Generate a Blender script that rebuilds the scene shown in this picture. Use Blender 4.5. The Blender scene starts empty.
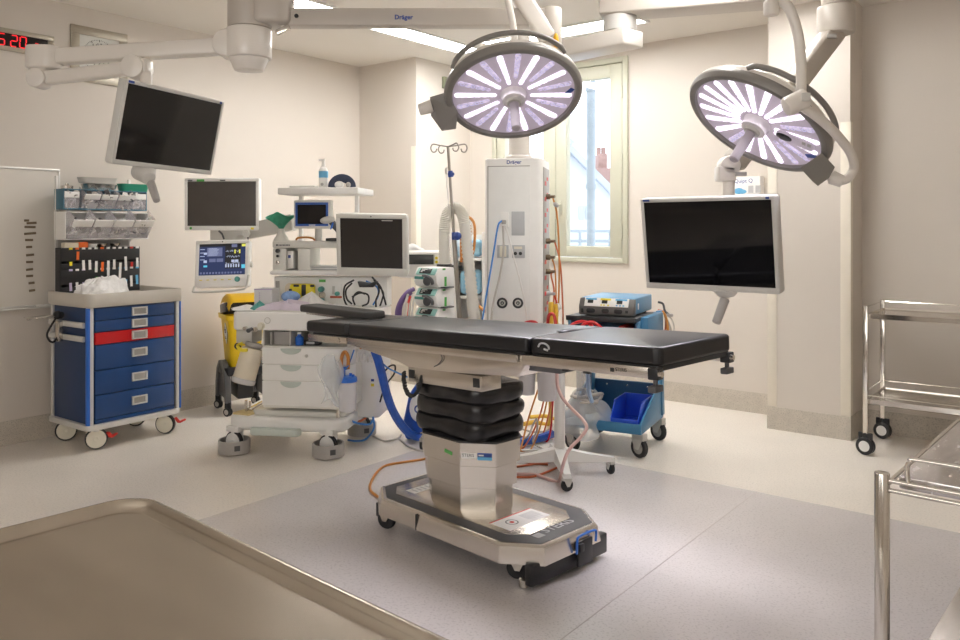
import bpy, bmesh, math, random
from mathutils import Matrix, Vector, noise
V = Vector
random.seed(7)
PI = math.pi
R = math.radians
sc = bpy.context.scene
col = sc.collection

# ---------------------------------------------------------------- camera maths (level camera, lens shift)
F, U0, V0, EYE = 800.0, 480.0, 228.0, 1.30
CAM = V((0, 0, EYE))
def ray(u, v): return V(((u-U0)/F, 1.0, (V0-v)/F))
def at(u, v, Y): return CAM + ray(u, v)*Y
def on(u, v, h=0.0):
    Y = F*(EYE-h)/(v-V0)
    return at(u, v, Y)
def TR(x, y, z): return Matrix.Translation((x, y, z))
def RZ(d): return Matrix.Rotation(R(d), 4, 'Z')
def RX(d): return Matrix.Rotation(R(d), 4, 'X')
def RY(d): return Matrix.Rotation(R(d), 4, 'Y')

# ---------------------------------------------------------------- materials
MATS = {}
def _nt(name):
    m = bpy.data.materials.new(name); m.use_nodes = True
    nt = m.node_tree; b = nt.nodes['Principled BSDF']
    return m, nt, b
def mat(name, c, rough=.5, metal=0.0, var=.04, scale=12, bump=0.0, bscale=None, stretch=None, spec=.5, rvar=0.0,
        trans=0.0, alpha=1.0, coat=0.0, spk=None, ior=None):
    m, nt, b = _nt(name)
    N, L = nt.nodes, nt.links
    tc = N.new('ShaderNodeTexCoord'); mp = N.new('ShaderNodeMapping')
    if stretch: mp.inputs['Scale'].default_value = stretch
    L.new(tc.outputs['Object'], mp.inputs['Vector'])
    nz = N.new('ShaderNodeTexNoise'); nz.inputs['Scale'].default_value = scale; nz.inputs['Detail'].default_value = 4
    L.new(mp.outputs['Vector'], nz.inputs['Vector'])
    rp = N.new('ShaderNodeValToRGB')
    lo = [max(0, x*(1-var)) for x in c]; hi = [min(1, x*(1+var)) for x in c]
    rp.color_ramp.elements[0].color = (*lo, 1); rp.color_ramp.elements[1].color = (*hi, 1)
    rp.color_ramp.elements[0].position = .3; rp.color_ramp.elements[1].position = .7
    L.new(nz.outputs['Fac'], rp.inputs['Fac'])
    src = rp.outputs['Color']
    if spk:
        n2 = N.new('ShaderNodeTexNoise'); n2.inputs['Scale'].default_value = spk[0]; n2.inputs['Detail'].default_value = 2
        L.new(mp.outputs['Vector'], n2.inputs['Vector'])
        r2 = N.new('ShaderNodeValToRGB')
        r2.color_ramp.elements[0].position = spk[2]; r2.color_ramp.elements[1].position = spk[2]+.08
        r2.color_ramp.elements[0].color = (0, 0, 0, 1); r2.color_ramp.elements[1].color = (1, 1, 1, 1)
        L.new(n2.outputs['Fac'], r2.inputs['Fac'])
        mx = N.new('ShaderNodeMix'); mx.data_type = 'RGBA'
        L.new(r2.outputs['Color'], mx.inputs['Factor'])
        L.new(src, mx.inputs['A']); mx.inputs['B'].default_value = (*[x*spk[1] for x in c], 1)
        src = mx.outputs['Result']
    L.new(src, b.inputs['Base Color'])
    b.inputs['Roughness'].default_value = rough
    b.inputs['Metallic'].default_value = metal
    b.inputs['Specular IOR Level'].default_value = spec
    if trans: b.inputs['Transmission Weight'].default_value = trans
    if ior: b.inputs['IOR'].default_value = ior
    if coat: b.inputs['Coat Weight'].default_value = coat
    if alpha < 1: b.inputs['Alpha'].default_value = alpha
    if rvar:
        mr = N.new('ShaderNodeMapRange'); mr.inputs['To Min'].default_value = max(0, rough-rvar); mr.inputs['To Max'].default_value = rough+rvar
        L.new(nz.outputs['Fac'], mr.inputs['Value']); L.new(mr.outputs['Result'], b.inputs['Roughness'])
    if bump:
        bp = N.new('ShaderNodeBump'); bp.inputs['Strength'].default_value = bump; bp.inputs['Distance'].default_value = .01
        nb = N.new('ShaderNodeTexNoise'); nb.inputs['Scale'].default_value = bscale or scale*4; nb.inputs['Detail'].default_value = 3
        L.new(mp.outputs['Vector'], nb.inputs['Vector']); L.new(nb.outputs['Fac'], bp.inputs['Height']); L.new(bp.outputs['Normal'], b.inputs['Normal'])
    MATS[name] = m
    return m
def emit(name, c, s, base=(.8, .8, .8), var=0.0, scale=60):
    m, nt, b = _nt(name)
    N, L = nt.nodes, nt.links
    b.inputs['Base Color'].default_value = (*base, 1)
    b.inputs['Emission Color'].default_value = (*c, 1)
    b.inputs['Emission Strength'].default_value = s
    tc = N.new('ShaderNodeTexCoord'); nz = N.new('ShaderNodeTexNoise'); nz.inputs['Scale'].default_value = scale
    L.new(tc.outputs['Object'], nz.inputs['Vector'])
    mr = N.new('ShaderNodeMapRange'); mr.inputs['To Min'].default_value = s*(1-var); mr.inputs['To Max'].default_value = s*(1+var)
    mr.inputs['From Min'].default_value = .35; mr.inputs['From Max'].default_value = .65
    L.new(nz.outputs['Fac'], mr.inputs['Value']); L.new(mr.outputs['Result'], b.inputs['Emission Strength'])
    MATS[name] = m
    return m
def glass(name, tint=(1, 1, 1), gloss=.06):
    m = bpy.data.materials.new(name); m.use_nodes = True
    nt = m.node_tree; N, L = nt.nodes, nt.links
    N.remove(N['Principled BSDF'])
    t = N.new('ShaderNodeBsdfTransparent'); g = N.new('ShaderNodeBsdfGlossy'); mx = N.new('ShaderNodeMixShader')
    t.inputs['Color'].default_value = (*tint, 1); g.inputs['Roughness'].default_value = .03; mx.inputs['Fac'].default_value = gloss
    L.new(t.outputs[0], mx.inputs[1]); L.new(g.outputs[0], mx.inputs[2]); L.new(mx.outputs[0], N['Material Output'].inputs['Surface'])
    MATS[name] = m
    return m

WALL = mat('wall_paint', (.655, .60, .54), .55, var=.015, scale=1.5, bump=.04, bscale=160)
CEIL = mat('ceiling_paint', (.80, .76, .70), .7, var=.01, scale=2)
FLOOR = mat('vinyl_floor_beige', (.79, .735, .67), .30, var=.03, scale=3, spk=(110, .86, .55))
INLAY = mat('vinyl_floor_lilac', (.62, .585, .585), .24, var=.03, scale=3, spk=(110, .86, .55))
SEAM = mat('vinyl_weld', (.40, .36, .35), .4, var=.03)
BASEB = mat('coved_vinyl', (.56, .51, .44), .45, var=.06, scale=20, spk=(150, .72, .55))
GUARD = mat('corner_guard', (.80, .74, .64), .35, var=.02)
WFRAME = mat('window_frame_paint', (.53, .525, .425), .4, var=.02, scale=4)
GLASS = glass('window_glass', (.97, .99, 1.0), .05)
CLEAR = glass('clear_plastic', (.90, .91, .93), .10)
FROST = mat('frosted_plastic', (.88, .87, .90), .25, var=.03, scale=9, alpha=.62)
FILM = mat('plastic_film', (.80, .84, .88), .12, var=.10, scale=10, bump=.7, bscale=22, alpha=.42)
FILMW = mat('white_plastic_film', (.92, .91, .90), .3, var=.04, scale=14, bump=.7, bscale=30)
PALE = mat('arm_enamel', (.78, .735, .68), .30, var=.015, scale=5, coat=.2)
PALE_SHADE = mat('arm_enamel_shaded', (.50, .455, .405), .34, var=.015, scale=5)  # arm enamel with the dimmer light under the ceiling put into its colour
WHITE = mat('white_plastic', (.88, .87, .845), .34, var=.02, scale=8)
OFFW = mat('off_white_plastic', (.74, .73, .68), .38, var=.02, scale=8)
GREYP = mat('grey_plastic', (.40, .38, .36), .42, var=.03, scale=10)
LGREY = mat('light_grey_plastic', (.60, .585, .55), .4, var=.03, scale=10)
RIMG = mat('lamp_rim_grey', (.22, .205, .19), .36, var=.03, scale=10)
DGREY = mat('dark_grey_plastic', (.09, .09, .095), .4, var=.06, scale=12)
BLACK = mat('black_plastic', (.018, .018, .02), .38, var=.1, scale=14)
RUBBER = mat('black_rubber', (.022, .022, .023), .6, var=.1, scale=20)
VINYL = mat('black_upholstery', (.013, .0125, .014), .34, var=.08, scale=8, bump=.06, bscale=7)
BELLOW = mat('bellows_leather', (.011, .0105, .012), .27, var=.15, scale=12, bump=.25, bscale=7)
STEEL = mat('brushed_steel', (.66, .62, .565), .27, 1.0, var=.02, scale=6)
STEELH = mat('brushed_steel_lengthwise', (.68, .635, .58), .26, 1.0, var=.02, scale=6)
CHROME = mat('polished_steel', (.72, .69, .64), .14, 1.0, var=.03, scale=8)
TRAYM = mat('worn_tray_steel', (.53, .475, .405), .25, 1.0, var=.09, scale=4, stretch=(1, 2.4, 1), rvar=.07, bump=.03, bscale=4)
TABM = mat('scratched_table_steel', (.62, .60, .60), .24, 1.0, var=.10, scale=14, stretch=(3, .7, 1), rvar=.10)
BLUE = mat('cart_blue', (.014, .060, .205), .28, var=.05, scale=6, coat=.15)
NAVY = mat('cart_navy', (.012, .040, .125), .35, var=.05, scale=6)
BRIGHTB = mat('bumper_blue', (.02, .15, .62), .35, var=.04)
RED = mat('cart_red', (.58, .012, .016), .25, var=.04, scale=6, coat=.15)
REDP = mat('red_plastic', (.62, .03, .02), .35, var=.04)
TAUPE = mat('worktop_taupe', (.58, .54, .48), .4, var=.03, scale=6)
ALU = mat('aluminium', (.72, .705, .68), .38, .35, var=.03, scale=14)
CREAMW = mat('cream_wheel', (.80, .76, .64), .4, var=.03)
TEAL = mat('case_teal', (.045, .16, .24), .38, var=.04)
BINP = mat('bin_plastic', (.83, .80, .83), .25, var=.03, scale=9, alpha=.30)
PAPER = mat('paper_packets', (.42, .40, .38), .6, var=.75, scale=45)
YELLOW = mat('bin_yellow', (.86, .58, .012), .38, var=.04, scale=6)
CREAM = mat('cream_canister', (.78, .70, .56), .45, var=.05, scale=9)
MINT = mat('mint_plastic', (.56, .62, .575), .3, var=.03)
MINTD = mat('teal_knob', (.10, .36, .32), .35, var=.05)
GREENC = mat('green_cloth', (.10, .40, .27), .75, var=.16, scale=30, bump=.4, bscale=40)
GREENT = mat('green_tray', (.02, .26, .16), .35, var=.05)
ESUB = mat('unit_blue', (.09, .26, .44), .36, var=.03, scale=6)
CARTB = mat('trolley_blue', (.045, .20, .38), .36, var=.04, scale=6)
CARTD = mat('trolley_dark_blue', (.025, .10, .20), .4, var=.05)
BINB = mat('storage_bin_blue', (.02, .09, .66), .3, var=.05)
HOSEB = mat('hose_blue', (.02, .095, .46), .35, var=.10, scale=30, bump=.3, bscale=60)
CABB = mat('cable_blue', (.05, .22, .60), .45, var=.05)
CABO = mat('cable_orange', (.55, .22, .04), .45, var=.06)
CABR = mat('cable_rust', (.56, .14, .05), .45, var=.06)
CABRED = mat('hose_red', (.52, .012, .018), .3, var=.05)
CABP = mat('tube_pink', (.66, .44, .41), .4, var=.05)
CABG = mat('cable_grey', (.50, .47, .43), .5, var=.05)
CABW = mat('cable_white', (.78, .76, .73), .5, var=.04)
CABY = mat('hose_yellow', (.74, .46, .05), .4, var=.05)
CABV = mat('hose_violet', (.16, .09, .26), .45, var=.08)
CORR = mat('corrugated_white', (.86, .83, .76), .45, var=.03)
ORANGE = mat('orange_plastic', (.85, .16, .02), .4, var=.05)
SCR = mat('screen_off', (.004, .004, .005), .06, var=.05)
SCRG = mat('screen_off_reflection', (.085, .074, .066), .20, var=.05)  # grey base colour stands in for the room reflected in the screen
SCRM = mat('screen_centre', (.030, .026, .024), .14, var=.05)
MARKB = mat('mark_blue', (.03, .07, .30), .5, var=.03)
MARKG = mat('mark_green', (.10, .42, .09), .5, var=.03)
MARKY = mat('mark_yellow', (.85, .70, .04), .5, var=.03)
MARKK = mat('mark_black', (.02, .02, .02), .5, var=.03)
MARKW = mat('mark_white', (.86, .85, .83), .5, var=.03)
MARKR = mat('mark_red', (.62, .04, .03), .5, var=.03)
MARKC = mat('mark_light_blue', (.14, .45, .72), .5, var=.03)
MARKGR = mat('mark_grey', (.52, .52, .53), .5, var=.03)
PLATE = mat('outlet_grey', (.50, .515, .53), .42, var=.03)
AMBER = mat('brake_amber', (.80, .42, .02), .35, var=.04)
BRASS = mat('magnet_bronze', (.22, .17, .11), .45, .4, var=.08, scale=60)
BOARD = mat('whiteboard_enamel', (.74, .70, .64), .22, var=.015, scale=3)
CLOCKF = mat('clock_frame_steel', (.42, .38, .31), .38, .55, var=.05, scale=20, stretch=(1, 1, 8))
DIALW = mat('dial_white', (.66, .66, .62), .4, var=.02)
LENS = emit('lamp_lens', (.80, .68, .86), .16, base=(.50, .44, .50), var=.08, scale=10)
BARU = emit('led_bar_dim', (.82, .72, 1.0), .38, base=(.5, .44, .55), var=.5, scale=55)
BARL = emit('led_bar_lit', (.93, .85, 1.0), 1.25, base=(.8, .75, .85), var=.35, scale=70)
HALO = emit('led_lens_ring', (.62, .60, 1.0), .45, base=(.6, .6, .8))
HUBM = mat('lamp_hub', (.80, .76, .78), .3, var=.02)
LEDR = emit('led_red', (1.0, .02, .03), 1.1, base=(.2, .01, .01))
LAMP = emit('strip_light', (1.0, .985, .96), 24.0)
FILL = emit('fill_glow', (1.0, .98, .95), 2.9, var=.03, scale=2)  # glow of the added window behind the camera
UIN = emit('ui_navy', (.02, .045, .16), .5, base=(.01, .01, .02))
UIK = emit('ui_black', (.006, .006, .008), .9, base=(.01, .01, .01))
UIP = emit('ui_pale', (.42, .48, .66), .9, base=(.1, .1, .1))
UIL = emit('ui_lavender', (.14, .18, .40), .5, base=(.1, .1, .1))
UIY = emit('ui_yellow', (.75, .72, .10), .9, base=(.1, .1, .02))
UIC = emit('ui_cyan', (.10, .50, .70), .9, base=(.02, .1, .1))
LCD = mat('lcd_grey', (.045, .05, .05), .2, var=.1, scale=80)
ROOFW = mat('pale_render', (.60, .63, .68), .8, var=.05, scale=2)
ROOFG = mat('pale_slate', (.40, .44, .50), .8, var=.10, scale=3)
BRICK = mat('far_brick', (.34, .22, .20), .85, var=.14, scale=6)
PIPE = mat('pipe_grey', (.30, .35, .40), .5, var=.05)

# ---------------------------------------------------------------- mesh builder
def catmull(pts, k=6):
    P = [V(p) for p in pts]
    if len(P) < 3: return P
    out = []
    Q = [P[0]*2-P[1]] + P + [P[-1]*2-P[-2]]
    for i in range(1, len(Q)-2):
        a, b, c, d = Q[i-1], Q[i], Q[i+1], Q[i+2]
        for j in range(k):
            t = j/k
            out.append(.5*((2*b)+(c-a)*t+(2*a-5*b+4*c-d)*t*t+(3*b-a-3*c+d)*t**3))
    out.append(P[-1])
    return out
def rrect(w, h, r, n=5, cx=0, cy=0):
    pts = []
    for sx, sy, a0 in ((1, 1, 0), (-1, 1, 90), (-1, -1, 180), (1, -1, 270)):
        for i in range(n+1):
            a = R(a0+90*i/n)
            pts.append((cx+sx*(w/2-r)+r*math.cos(a), cy+sy*(h/2-r)+r*math.sin(a)))
    return pts
class MB:
    def __init__(s): s.bm = bmesh.new(); s.X = Matrix(); s.mats = []; s.mi = 0
    def use(s, m):
        if m not in s.mats: s.mats.append(m)
        s.mi = s.mats.index(m); return s
    def _add(s, t):
        for f in t.faces: f.material_index = s.mi
        me = bpy.data.meshes.new('t'); t.to_mesh(me); t.free()
        s.bm.from_mesh(me); bpy.data.meshes.remove(me)
    def box(s, c, d, bev=0, seg=2, M=None):
        t = bmesh.new()
        bmesh.ops.create_cube(t, size=1, matrix=TR(*c) @ Matrix.Diagonal((*d, 1)) if M is None else M @ TR(*c) @ Matrix.Diagonal((*d, 1)))
        if bev: bmesh.ops.bevel(t, geom=t.edges[:], offset=min(bev, min(d)*.49), segments=seg, profile=.5, affect='EDGES')
        t.transform(s.X); s._add(t); return s
    def bb(s, x0, x1, y0, y1, z0, z1, bev=0, seg=2, M=None):
        return s.box(((x0+x1)/2, (y0+y1)/2, (z0+z1)/2), (abs(x1-x0), abs(y1-y0), abs(z1-z0)), bev, seg, M)
    def cyl(s, p, q, r, r2=None, n=16, bev=0):
        p, q = V(p), V(q); d = q-p
        t = bmesh.new()
        bmesh.ops.create_cone(t, cap_ends=True, segments=n, radius1=r, radius2=r if r2 is None else r2, depth=d.length)
        if bev:
            es = [e for e in t.edges if abs(abs(e.verts[0].co.z)-d.length/2) < 1e-6 and abs(e.verts[0].co.z-e.verts[1].co.z) < 1e-6]
            bmesh.ops.bevel(t, geom=es, offset=bev, segments=2, profile=.5, affect='EDGES')
        t.transform(s.X @ TR(*((p+q)/2)) @ d.to_track_quat('Z', 'Y').to_matrix().to_4x4()); s._add(t); return s
    def tube(s, pts, r, n=8, k=6, smooth=True, flat=1.0):
        P = catmull(pts, k) if smooth else [V(p) for p in pts]
        t = bmesh.new(); rings = []
        up = V((0, 0, 1)); prev = None
        for i, p in enumerate(P):
            d = (P[min(i+1, len(P)-1)]-P[max(i-1, 0)])
            d = d.normalized() if d.length > 1e-9 else V((0, 0, 1))
            if prev is None:
                a = d.cross(up)
                if a.length < .1: a = d.cross(V((1, 0, 0)))
            else: a = prev-d*prev.dot(d)
            a.normalize(); prev = a; b = d.cross(a)
            rr = r[min(i, len(r)-1)] if isinstance(r, (list, tuple)) else r
            rings.append([t.verts.new(p+a*rr*math.cos(2*PI*j/n)+b*rr*flat*math.sin(2*PI*j/n)) for j in range(n)])
        for A, B in zip(rings, rings[1:]):
            for j in range(n): t.faces.new((A[j], A[(j+1) % n], B[(j+1) % n], B[j]))
        t.faces.new(rings[0][::-1]); t.faces.new(rings[-1])
        t.transform(s.X); bmesh.ops.recalc_face_normals(t, faces=t.faces[:]); s._add(t); return s
    def lathe(s, prof, n=24, M=None, a0=0, a1=360):
        t = bmesh.new(); full = abs(a1-a0) >= 360; rings = []
        for i in range(n if full else n+1):
            a = R(a0+(a1-a0)*i/n)
            rings.append([t.verts.new((r*math.cos(a), r*math.sin(a), z)) for r, z in prof])
        m = len(rings)
        for i in range(m if full else m-1):
            A, B = rings[i], rings[(i+1) % m]
            for j in range(len(prof)-1):
                vs = [A[j], B[j], B[j+1], A[j+1]]
                t.faces.new(vs)
        bmesh.ops.remove_doubles(t, verts=t.verts[:], dist=1e-6)
        if M is not None: t.transform(M)
        t.transform(s.X); bmesh.ops.recalc_face_normals(t, faces=t.faces[:]); s._add(t); return s
    def prism(s, poly, z0, z1, bev=0, seg=2, M=None):
        t = bmesh.new()
        f = t.faces.new([t.verts.new((x, y, z0)) for x, y in poly])
        g = bmesh.ops.extrude_face_region(t, geom=[f])
        bmesh.ops.translate(t, vec=(0, 0, z1-z0), verts=[v for v in g['geom'] if isinstance(v, bmesh.types.BMVert)])
        bmesh.ops.recalc_face_normals(t, faces=t.faces[:])
        if bev:
            es = [e for e in t.edges if e.calc_face_angle(0) > .35]
            bmesh.ops.bevel(t, geom=es, offset=bev, segments=seg, profile=.5, affect='EDGES')
        if M is not None: t.transform(M)
        t.transform(s.X); s._add(t); return s
    def loft(s, loops, cap0=True, cap1=True):
        t = bmesh.new(); rings = [[t.verts.new(p) for p in L] for L in loops]
        for A, B in zip(rings, rings[1:]):
            n = len(A)
            for j in range(n): t.faces.new((A[j], A[(j+1) % n], B[(j+1) % n], B[j]))
        if cap0: t.faces.new(rings[0][::-1])
        if cap1: t.faces.new(rings[-1])
        bmesh.ops.recalc_face_normals(t, faces=t.faces[:]); t.transform(s.X); s._add(t); return s
    def ball(s, c, r, n=16, M=None):
        t = bmesh.new(); rr = r if isinstance(r, (tuple, list)) else (r, r, r)
        bmesh.ops.create_uvsphere(t, u_segments=n, v_segments=max(6, n//2), radius=1, matrix=TR(*c) @ (M or Matrix()) @ Matrix.Diagonal((*rr, 1)))
        t.transform(s.X); s._add(t); return s
    def quad(s, a, b, c, d):
        t = bmesh.new(); t.faces.new([t.verts.new(p) for p in (a, b, c, d)]); t.transform(s.X); s._add(t); return s
    def sheet(s, fn, nu, nv, thick=0):
        t = bmesh.new(); G = [[t.verts.new(fn(i/nu, j/nv)) for j in range(nv+1)] for i in range(nu+1)]
        for i in range(nu):
            for j in range(nv): t.faces.new((G[i][j], G[i+1][j], G[i+1][j+1], G[i][j+1]))
        if thick: bmesh.ops.solidify(t, geom=t.faces[:], thickness=thick)
        t.transform(s.X); s._add(t); return s
    def build(s, name, m=None, parent=None, sharp=38, frame=None):
        me = bpy.data.meshes.new(name); s.bm.to_mesh(me); s.bm.free()
        for mm in ([m] if m else s.mats): me.materials.append(mm)
        if m:
            for p in me.polygons: p.material_index = 0
        for p in me.polygons: p.use_smooth = True
        me.set_sharp_from_angle(angle=R(sharp))
        o = bpy.data.objects.new(name, me); col.objects.link(o)
        if parent is not None: o.parent = parent.o if isinstance(parent, Thing) else parent
        elif frame is not None: o.matrix_world = frame
        return o
def tag(o, label, cat, group=None, kind=None):
    o['label'] = label; o['category'] = cat
    if group: o['group'] = group
    if kind: o['kind'] = kind
    return o
def struct(o): o['kind'] = 'structure'; return o
class Thing:
    def __init__(s, name, label, cat, loc=(0, 0, 0), yaw=0, group=None, M=None):
        s.o = bpy.data.objects.new(name, None); col.objects.link(s.o)
        s.o.empty_display_size = .1
        s.M = TR(*loc) @ RZ(yaw) if M is None else M
        s.o.matrix_world = s.M; s.Mi = s.M.inverted()
        tag(s.o, label, cat, group)
    def L(s, p): return s.Mi @ V(p)
    def px(s, u, v, Y): return s.Mi @ at(u, v, Y)
    def hit(s, u, v, k, val):
        o = s.Mi @ CAM; d = s.Mi.to_3x3() @ ray(u, v)
        return o+d*((val-o[k])/d[k])
    def hy(s, u, v, y=0): return s.hit(u, v, 1, y)
    def hx(s, u, v, x=0): return s.hit(u, v, 0, x)
    def hz(s, u, v, z=0): return s.hit(u, v, 2, z)
    def pbox(s, mb, u0, v0, u1, v1, y, d, bev=0, seg=2):
        a = s.hy(u0, v0, y); b = s.hy(u1, v1, y)
        mb.bb(a.x, b.x, y, y+d, b.z, a.z, bev, seg); return mb
class Fr(Thing):                                   # a frame only, nothing linked
    def __init__(s, M): s.M = M; s.Mi = M.inverted(); s.o = None
def text(body, size, M, m, parent, name='lettering', depth=.0006, align='LEFT', bold=0.0):
    c = bpy.data.curves.new('lettering', 'FONT'); c.body = body; c.size = size; c.extrude = depth; c.align_x = align; c.align_y = 'BOTTOM'
    c.offset = bold; c.resolution_u = 3
    t = bpy.data.objects.new('tmp_text', c); col.objects.link(t)
    dg = bpy.context.evaluated_depsgraph_get(); dg.update()
    me = bpy.data.meshes.new_from_object(t.evaluated_get(dg)); bpy.data.objects.remove(t)
    me.transform(M); me.materials.clear(); me.materials.append(m)
    o = bpy.data.objects.new(name, me); col.objects.link(o)
    if parent is not None: o.parent = parent.o if isinstance(parent, Thing) else parent
    return o
def facing(x, y, z): return TR(x, y, z) @ RX(90)    # text standing on a face that looks towards local -y
def cable(name, label, m, pts, r=.006, cat='cable', group=None, n=8):
    b = MB(); b.tube(pts, r, n=n)
    return tag(b.build(name, m), label, cat, group)
def twin_caster(T, x, y, r=.05, w=.022, yaw=0, m_tyre=RUBBER, m_hub=LGREY, m_fork=GREYP, z=0, top=None, lever=None, parent=None, twin=False, disc=False):
    """one castor: fork (part) with its wheel discs as sub-parts; wheel axis along local x turned by yaw"""
    X = TR(x, y, z) @ RZ(yaw)
    top = top or r*2.25
    f = MB(); f.X = X
    if disc: f.bb(w*.6, w*1.3, -r*.6, r*.6, r*.8, top, r*.08)
    f.bb(-w*.62, w*.62, -r*.75, r*.75, r*(1.95 if disc else 1.75), top, r*.03)
    for sx in (-1, 1):
        if twin or disc: break
        f.prism([(-r*.7, r*1.85), (r*.7, r*1.85), (r*.22, r*.85), (-r*.22, r*.85)], -.0015, .0015, M=TR(sx*w*.85, 0, 0) @ RX(90) @ RY(90))
    f.cyl((0, 0, r*1.7), (0, 0, top), r*.32)
    fo = f.build('caster', m_fork, parent or T)
    offs = (-w*.75, w*.75) if twin else (0,)
    for ox in offs:
        b = MB(); b.X = X @ TR(ox, 0, r) @ RY(90)
        hr = .86 if disc else .62
        b.use(m_tyre).lathe([(r*hr, -w*.5), (r*.92, -w*.5), (r, -w*.3), (r, w*.3), (r*.92, w*.5), (r*hr, w*.5)], 24)
        b.use(m_hub).lathe([(0, -w*.45), (r*.2, -w*.58), (r*.35, -w*.45), (r*(hr+.04), -w*.46), (r*(hr+.04), w*.46), (r*.35, w*.45), (r*.2, w*.58), (0, w*.45)], 24)
        b.build('wheel', None, fo)
    if lever:
        b = MB(); b.X = X
        b.bb(-.011, .011, r*.75, r*1.55, r*1.35, r*1.5, .002); b.bb(-.013, .013, r*1.4, r*1.6, r*1.35, r*1.75, .002)
        b.build('brake_lever', lever, fo)
    return fo
# ================================================================= ROOM (own frame: x along the window wall, y through it, z up)
CORN = on(359.5, 375.4)
ROOM = TR(CORN.x, CORN.y, 0) @ RZ(-38)
RF = Fr(ROOM)
CH = 2.72
YW, YP, YR = .72, .34, .65           # window wall, pilaster face, recess wall
XA, XB, XC = .676, 3.458, 3.954
def rbox(name, m, boxes):
    b = MB()
    for q in boxes: b.bb(*q)
    return struct(b.build(name, m, frame=ROOM))
rbox('floor', FLOOR, [(-.3, 7.2, -6.8, 1.0, -.2, 0)])
rbox('ceiling', CEIL, [(-.3, 7.2, -6.8, 1.0, CH, CH+.2)])
rbox('wall_left', WALL, [(-.3, 0, -6.8, 0, 0, CH)])
rbox('wall_pier', WALL, [(-.3, XA, 0, 1.0, 0, CH)])
rbox('wall_pilaster', WALL, [(XB, XC, YP, 1.0, 0, CH)])
rbox('wall_recess', WALL, [(XC, 7.0, YR, 1.0, 0, CH)])
rbox('wall_right', WALL, [(7.0, 7.2, -6.8, 1.0, 0, CH)])
rbox('wall_back', WALL, [(-.3, 7.2, -6.8, -6.5, 0, CH)])
wr_t = RF.hy(628.5, 55.6, YW); wr_b = RF.hy(627.5, 263.5, YW); wl = RF.hy(493, 60, YW)
WX0, WX1, WZ0, WZ1 = wl.x, wr_t.x, wr_b.z, min(wr_t.z, CH-.04)
rbox('wall_window', WALL, [(XA, WX0, YW, 1.0, 0, CH), (WX1, XB, YW, 1.0, 0, CH), (WX0, WX1, YW, 1.0, 0, WZ0), (WX0, WX1, YW, 1.0, WZ1, CH)])
BH = .145
rbox('baseboard_left', BASEB, [(0, .006, -6.5, 0, 0, BH)])
rbox('baseboard_pier', BASEB, [(.006, XA+.006, -.006, 0, 0, BH), (XA, XA+.006, 0, YW, 0, BH)])
rbox('baseboard_window', BASEB, [(XA+.006, XB-.006, YW-.006, YW, 0, BH)])
rbox('baseboard_pilaster', BASEB, [(XB-.006, XC+.006, YP-.006, YP, 0, BH), (XB-.006, XB, YP, YW, 0, BH), (XC, XC+.006, YP, YR, 0, BH)])
rbox('baseboard_recess', BASEB, [(XC+.006, 7.0, YR-.006, YR, 0, BH)])
def guard(name, x, y, sx, sy, top):               # an L-shaped corner guard
    w = .055
    b = MB(); t = .004
    b.bb(x, x+sx*w, y-t, y, BH+.002, top, .001); b.bb(x-sx*t, x, y-t, y+w, BH+.002, top, .001)
    struct(b.build(name, GUARD, frame=ROOM))
guard('trim_1', XB, YP, 1, 1, 1.95)
guard('trim_2', XC, YP, -1, 1, 1.95)
guard('trim_3', XA, 0, -1, 1, 1.98)
# lilac inlay in the middle of the floor and its weld line
q1, q2 = RF.L(on(199, 516)), RF.L(on(335, 480)); xi = (q1.x+q2.x)/2
q3, q4 = RF.L(on(800, 501)), RF.L(on(960, 533)); yi = (q3.y+q4.y)/2
b = MB(); b.bb(xi, 6.0, -5.6, yi, .0002, .0012); b2 = b.build('floor_inlay', INLAY, frame=ROOM); struct(b2)
q5, q6 = RF.L(on(601.5, 600)), RF.L(on(758.6, 497)); xs = (q5.x+q6.x)/2
b = MB(); b.bb(xs-.002, xs+.002, -5.6, yi, .0012, .0018); struct(b.build('floor_seam', SEAM, frame=ROOM))

# ---- window: fixed frame and two sashes with panes
b = MB(); fw = .075; y0, y1 = YW-.02, YW+.09
b.bb(WX0, WX0+fw*.6, y0, y1, WZ0, WZ1, .004); b.bb(WX1-fw*.6, WX1, y0, y1, WZ0, WZ1, .004)
b.bb(WX0+fw*.6, WX1-fw*.6, y0, y1, WZ0, WZ0+fw*.5, .004); b.bb(WX0+fw*.6, WX1-fw*.6, y0, y1, WZ1-fw*.6, WZ1, .004)
win = struct(b.build('window_1', WFRAME, frame=ROOM))
xm = RF.hy(556.5, 200, YW).x
gR0, gR1 = RF.hy(569, 200, YW+.03).x, RF.hy(612.5, 200, YW+.03).x
gL1 = RF.hy(546, 200, YW+.03).x
gz0 = RF.hy(612, 246.5, YW+.03).z; gz1 = RF.hy(612, 78, YW+.03).z
def sash(x0, x1, g0, g1):
    b = MB(); a, c = YW-.012, YW+.055
    z0, z1 = WZ0+fw*.5+.006, WZ1-fw*.6-.006
    b.bb(x0, g0, a, c, z0, z1, .004); b.bb(g1, x1, a, c, z0, z1, .004)
    b.bb(g0, g1, a, c, z0, gz0, .004); b.bb(g0, g1, a, c, gz1, z1, .004)
    o = b.build('sash', WFRAME, win)
    p = MB(); p.bb(g0-.004, g1+.004, YW+.018, YW+.026, gz0-.004, gz1+.004); p.build('pane', GLASS, o)
    return o
xl = WX0+fw*.6+.006; xr = WX1-fw*.6-.006
sL = sash(xl, xm-.003, xl+.085, gL1); sR = sash(xm+.003, xr, gR0, gR1)
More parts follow.
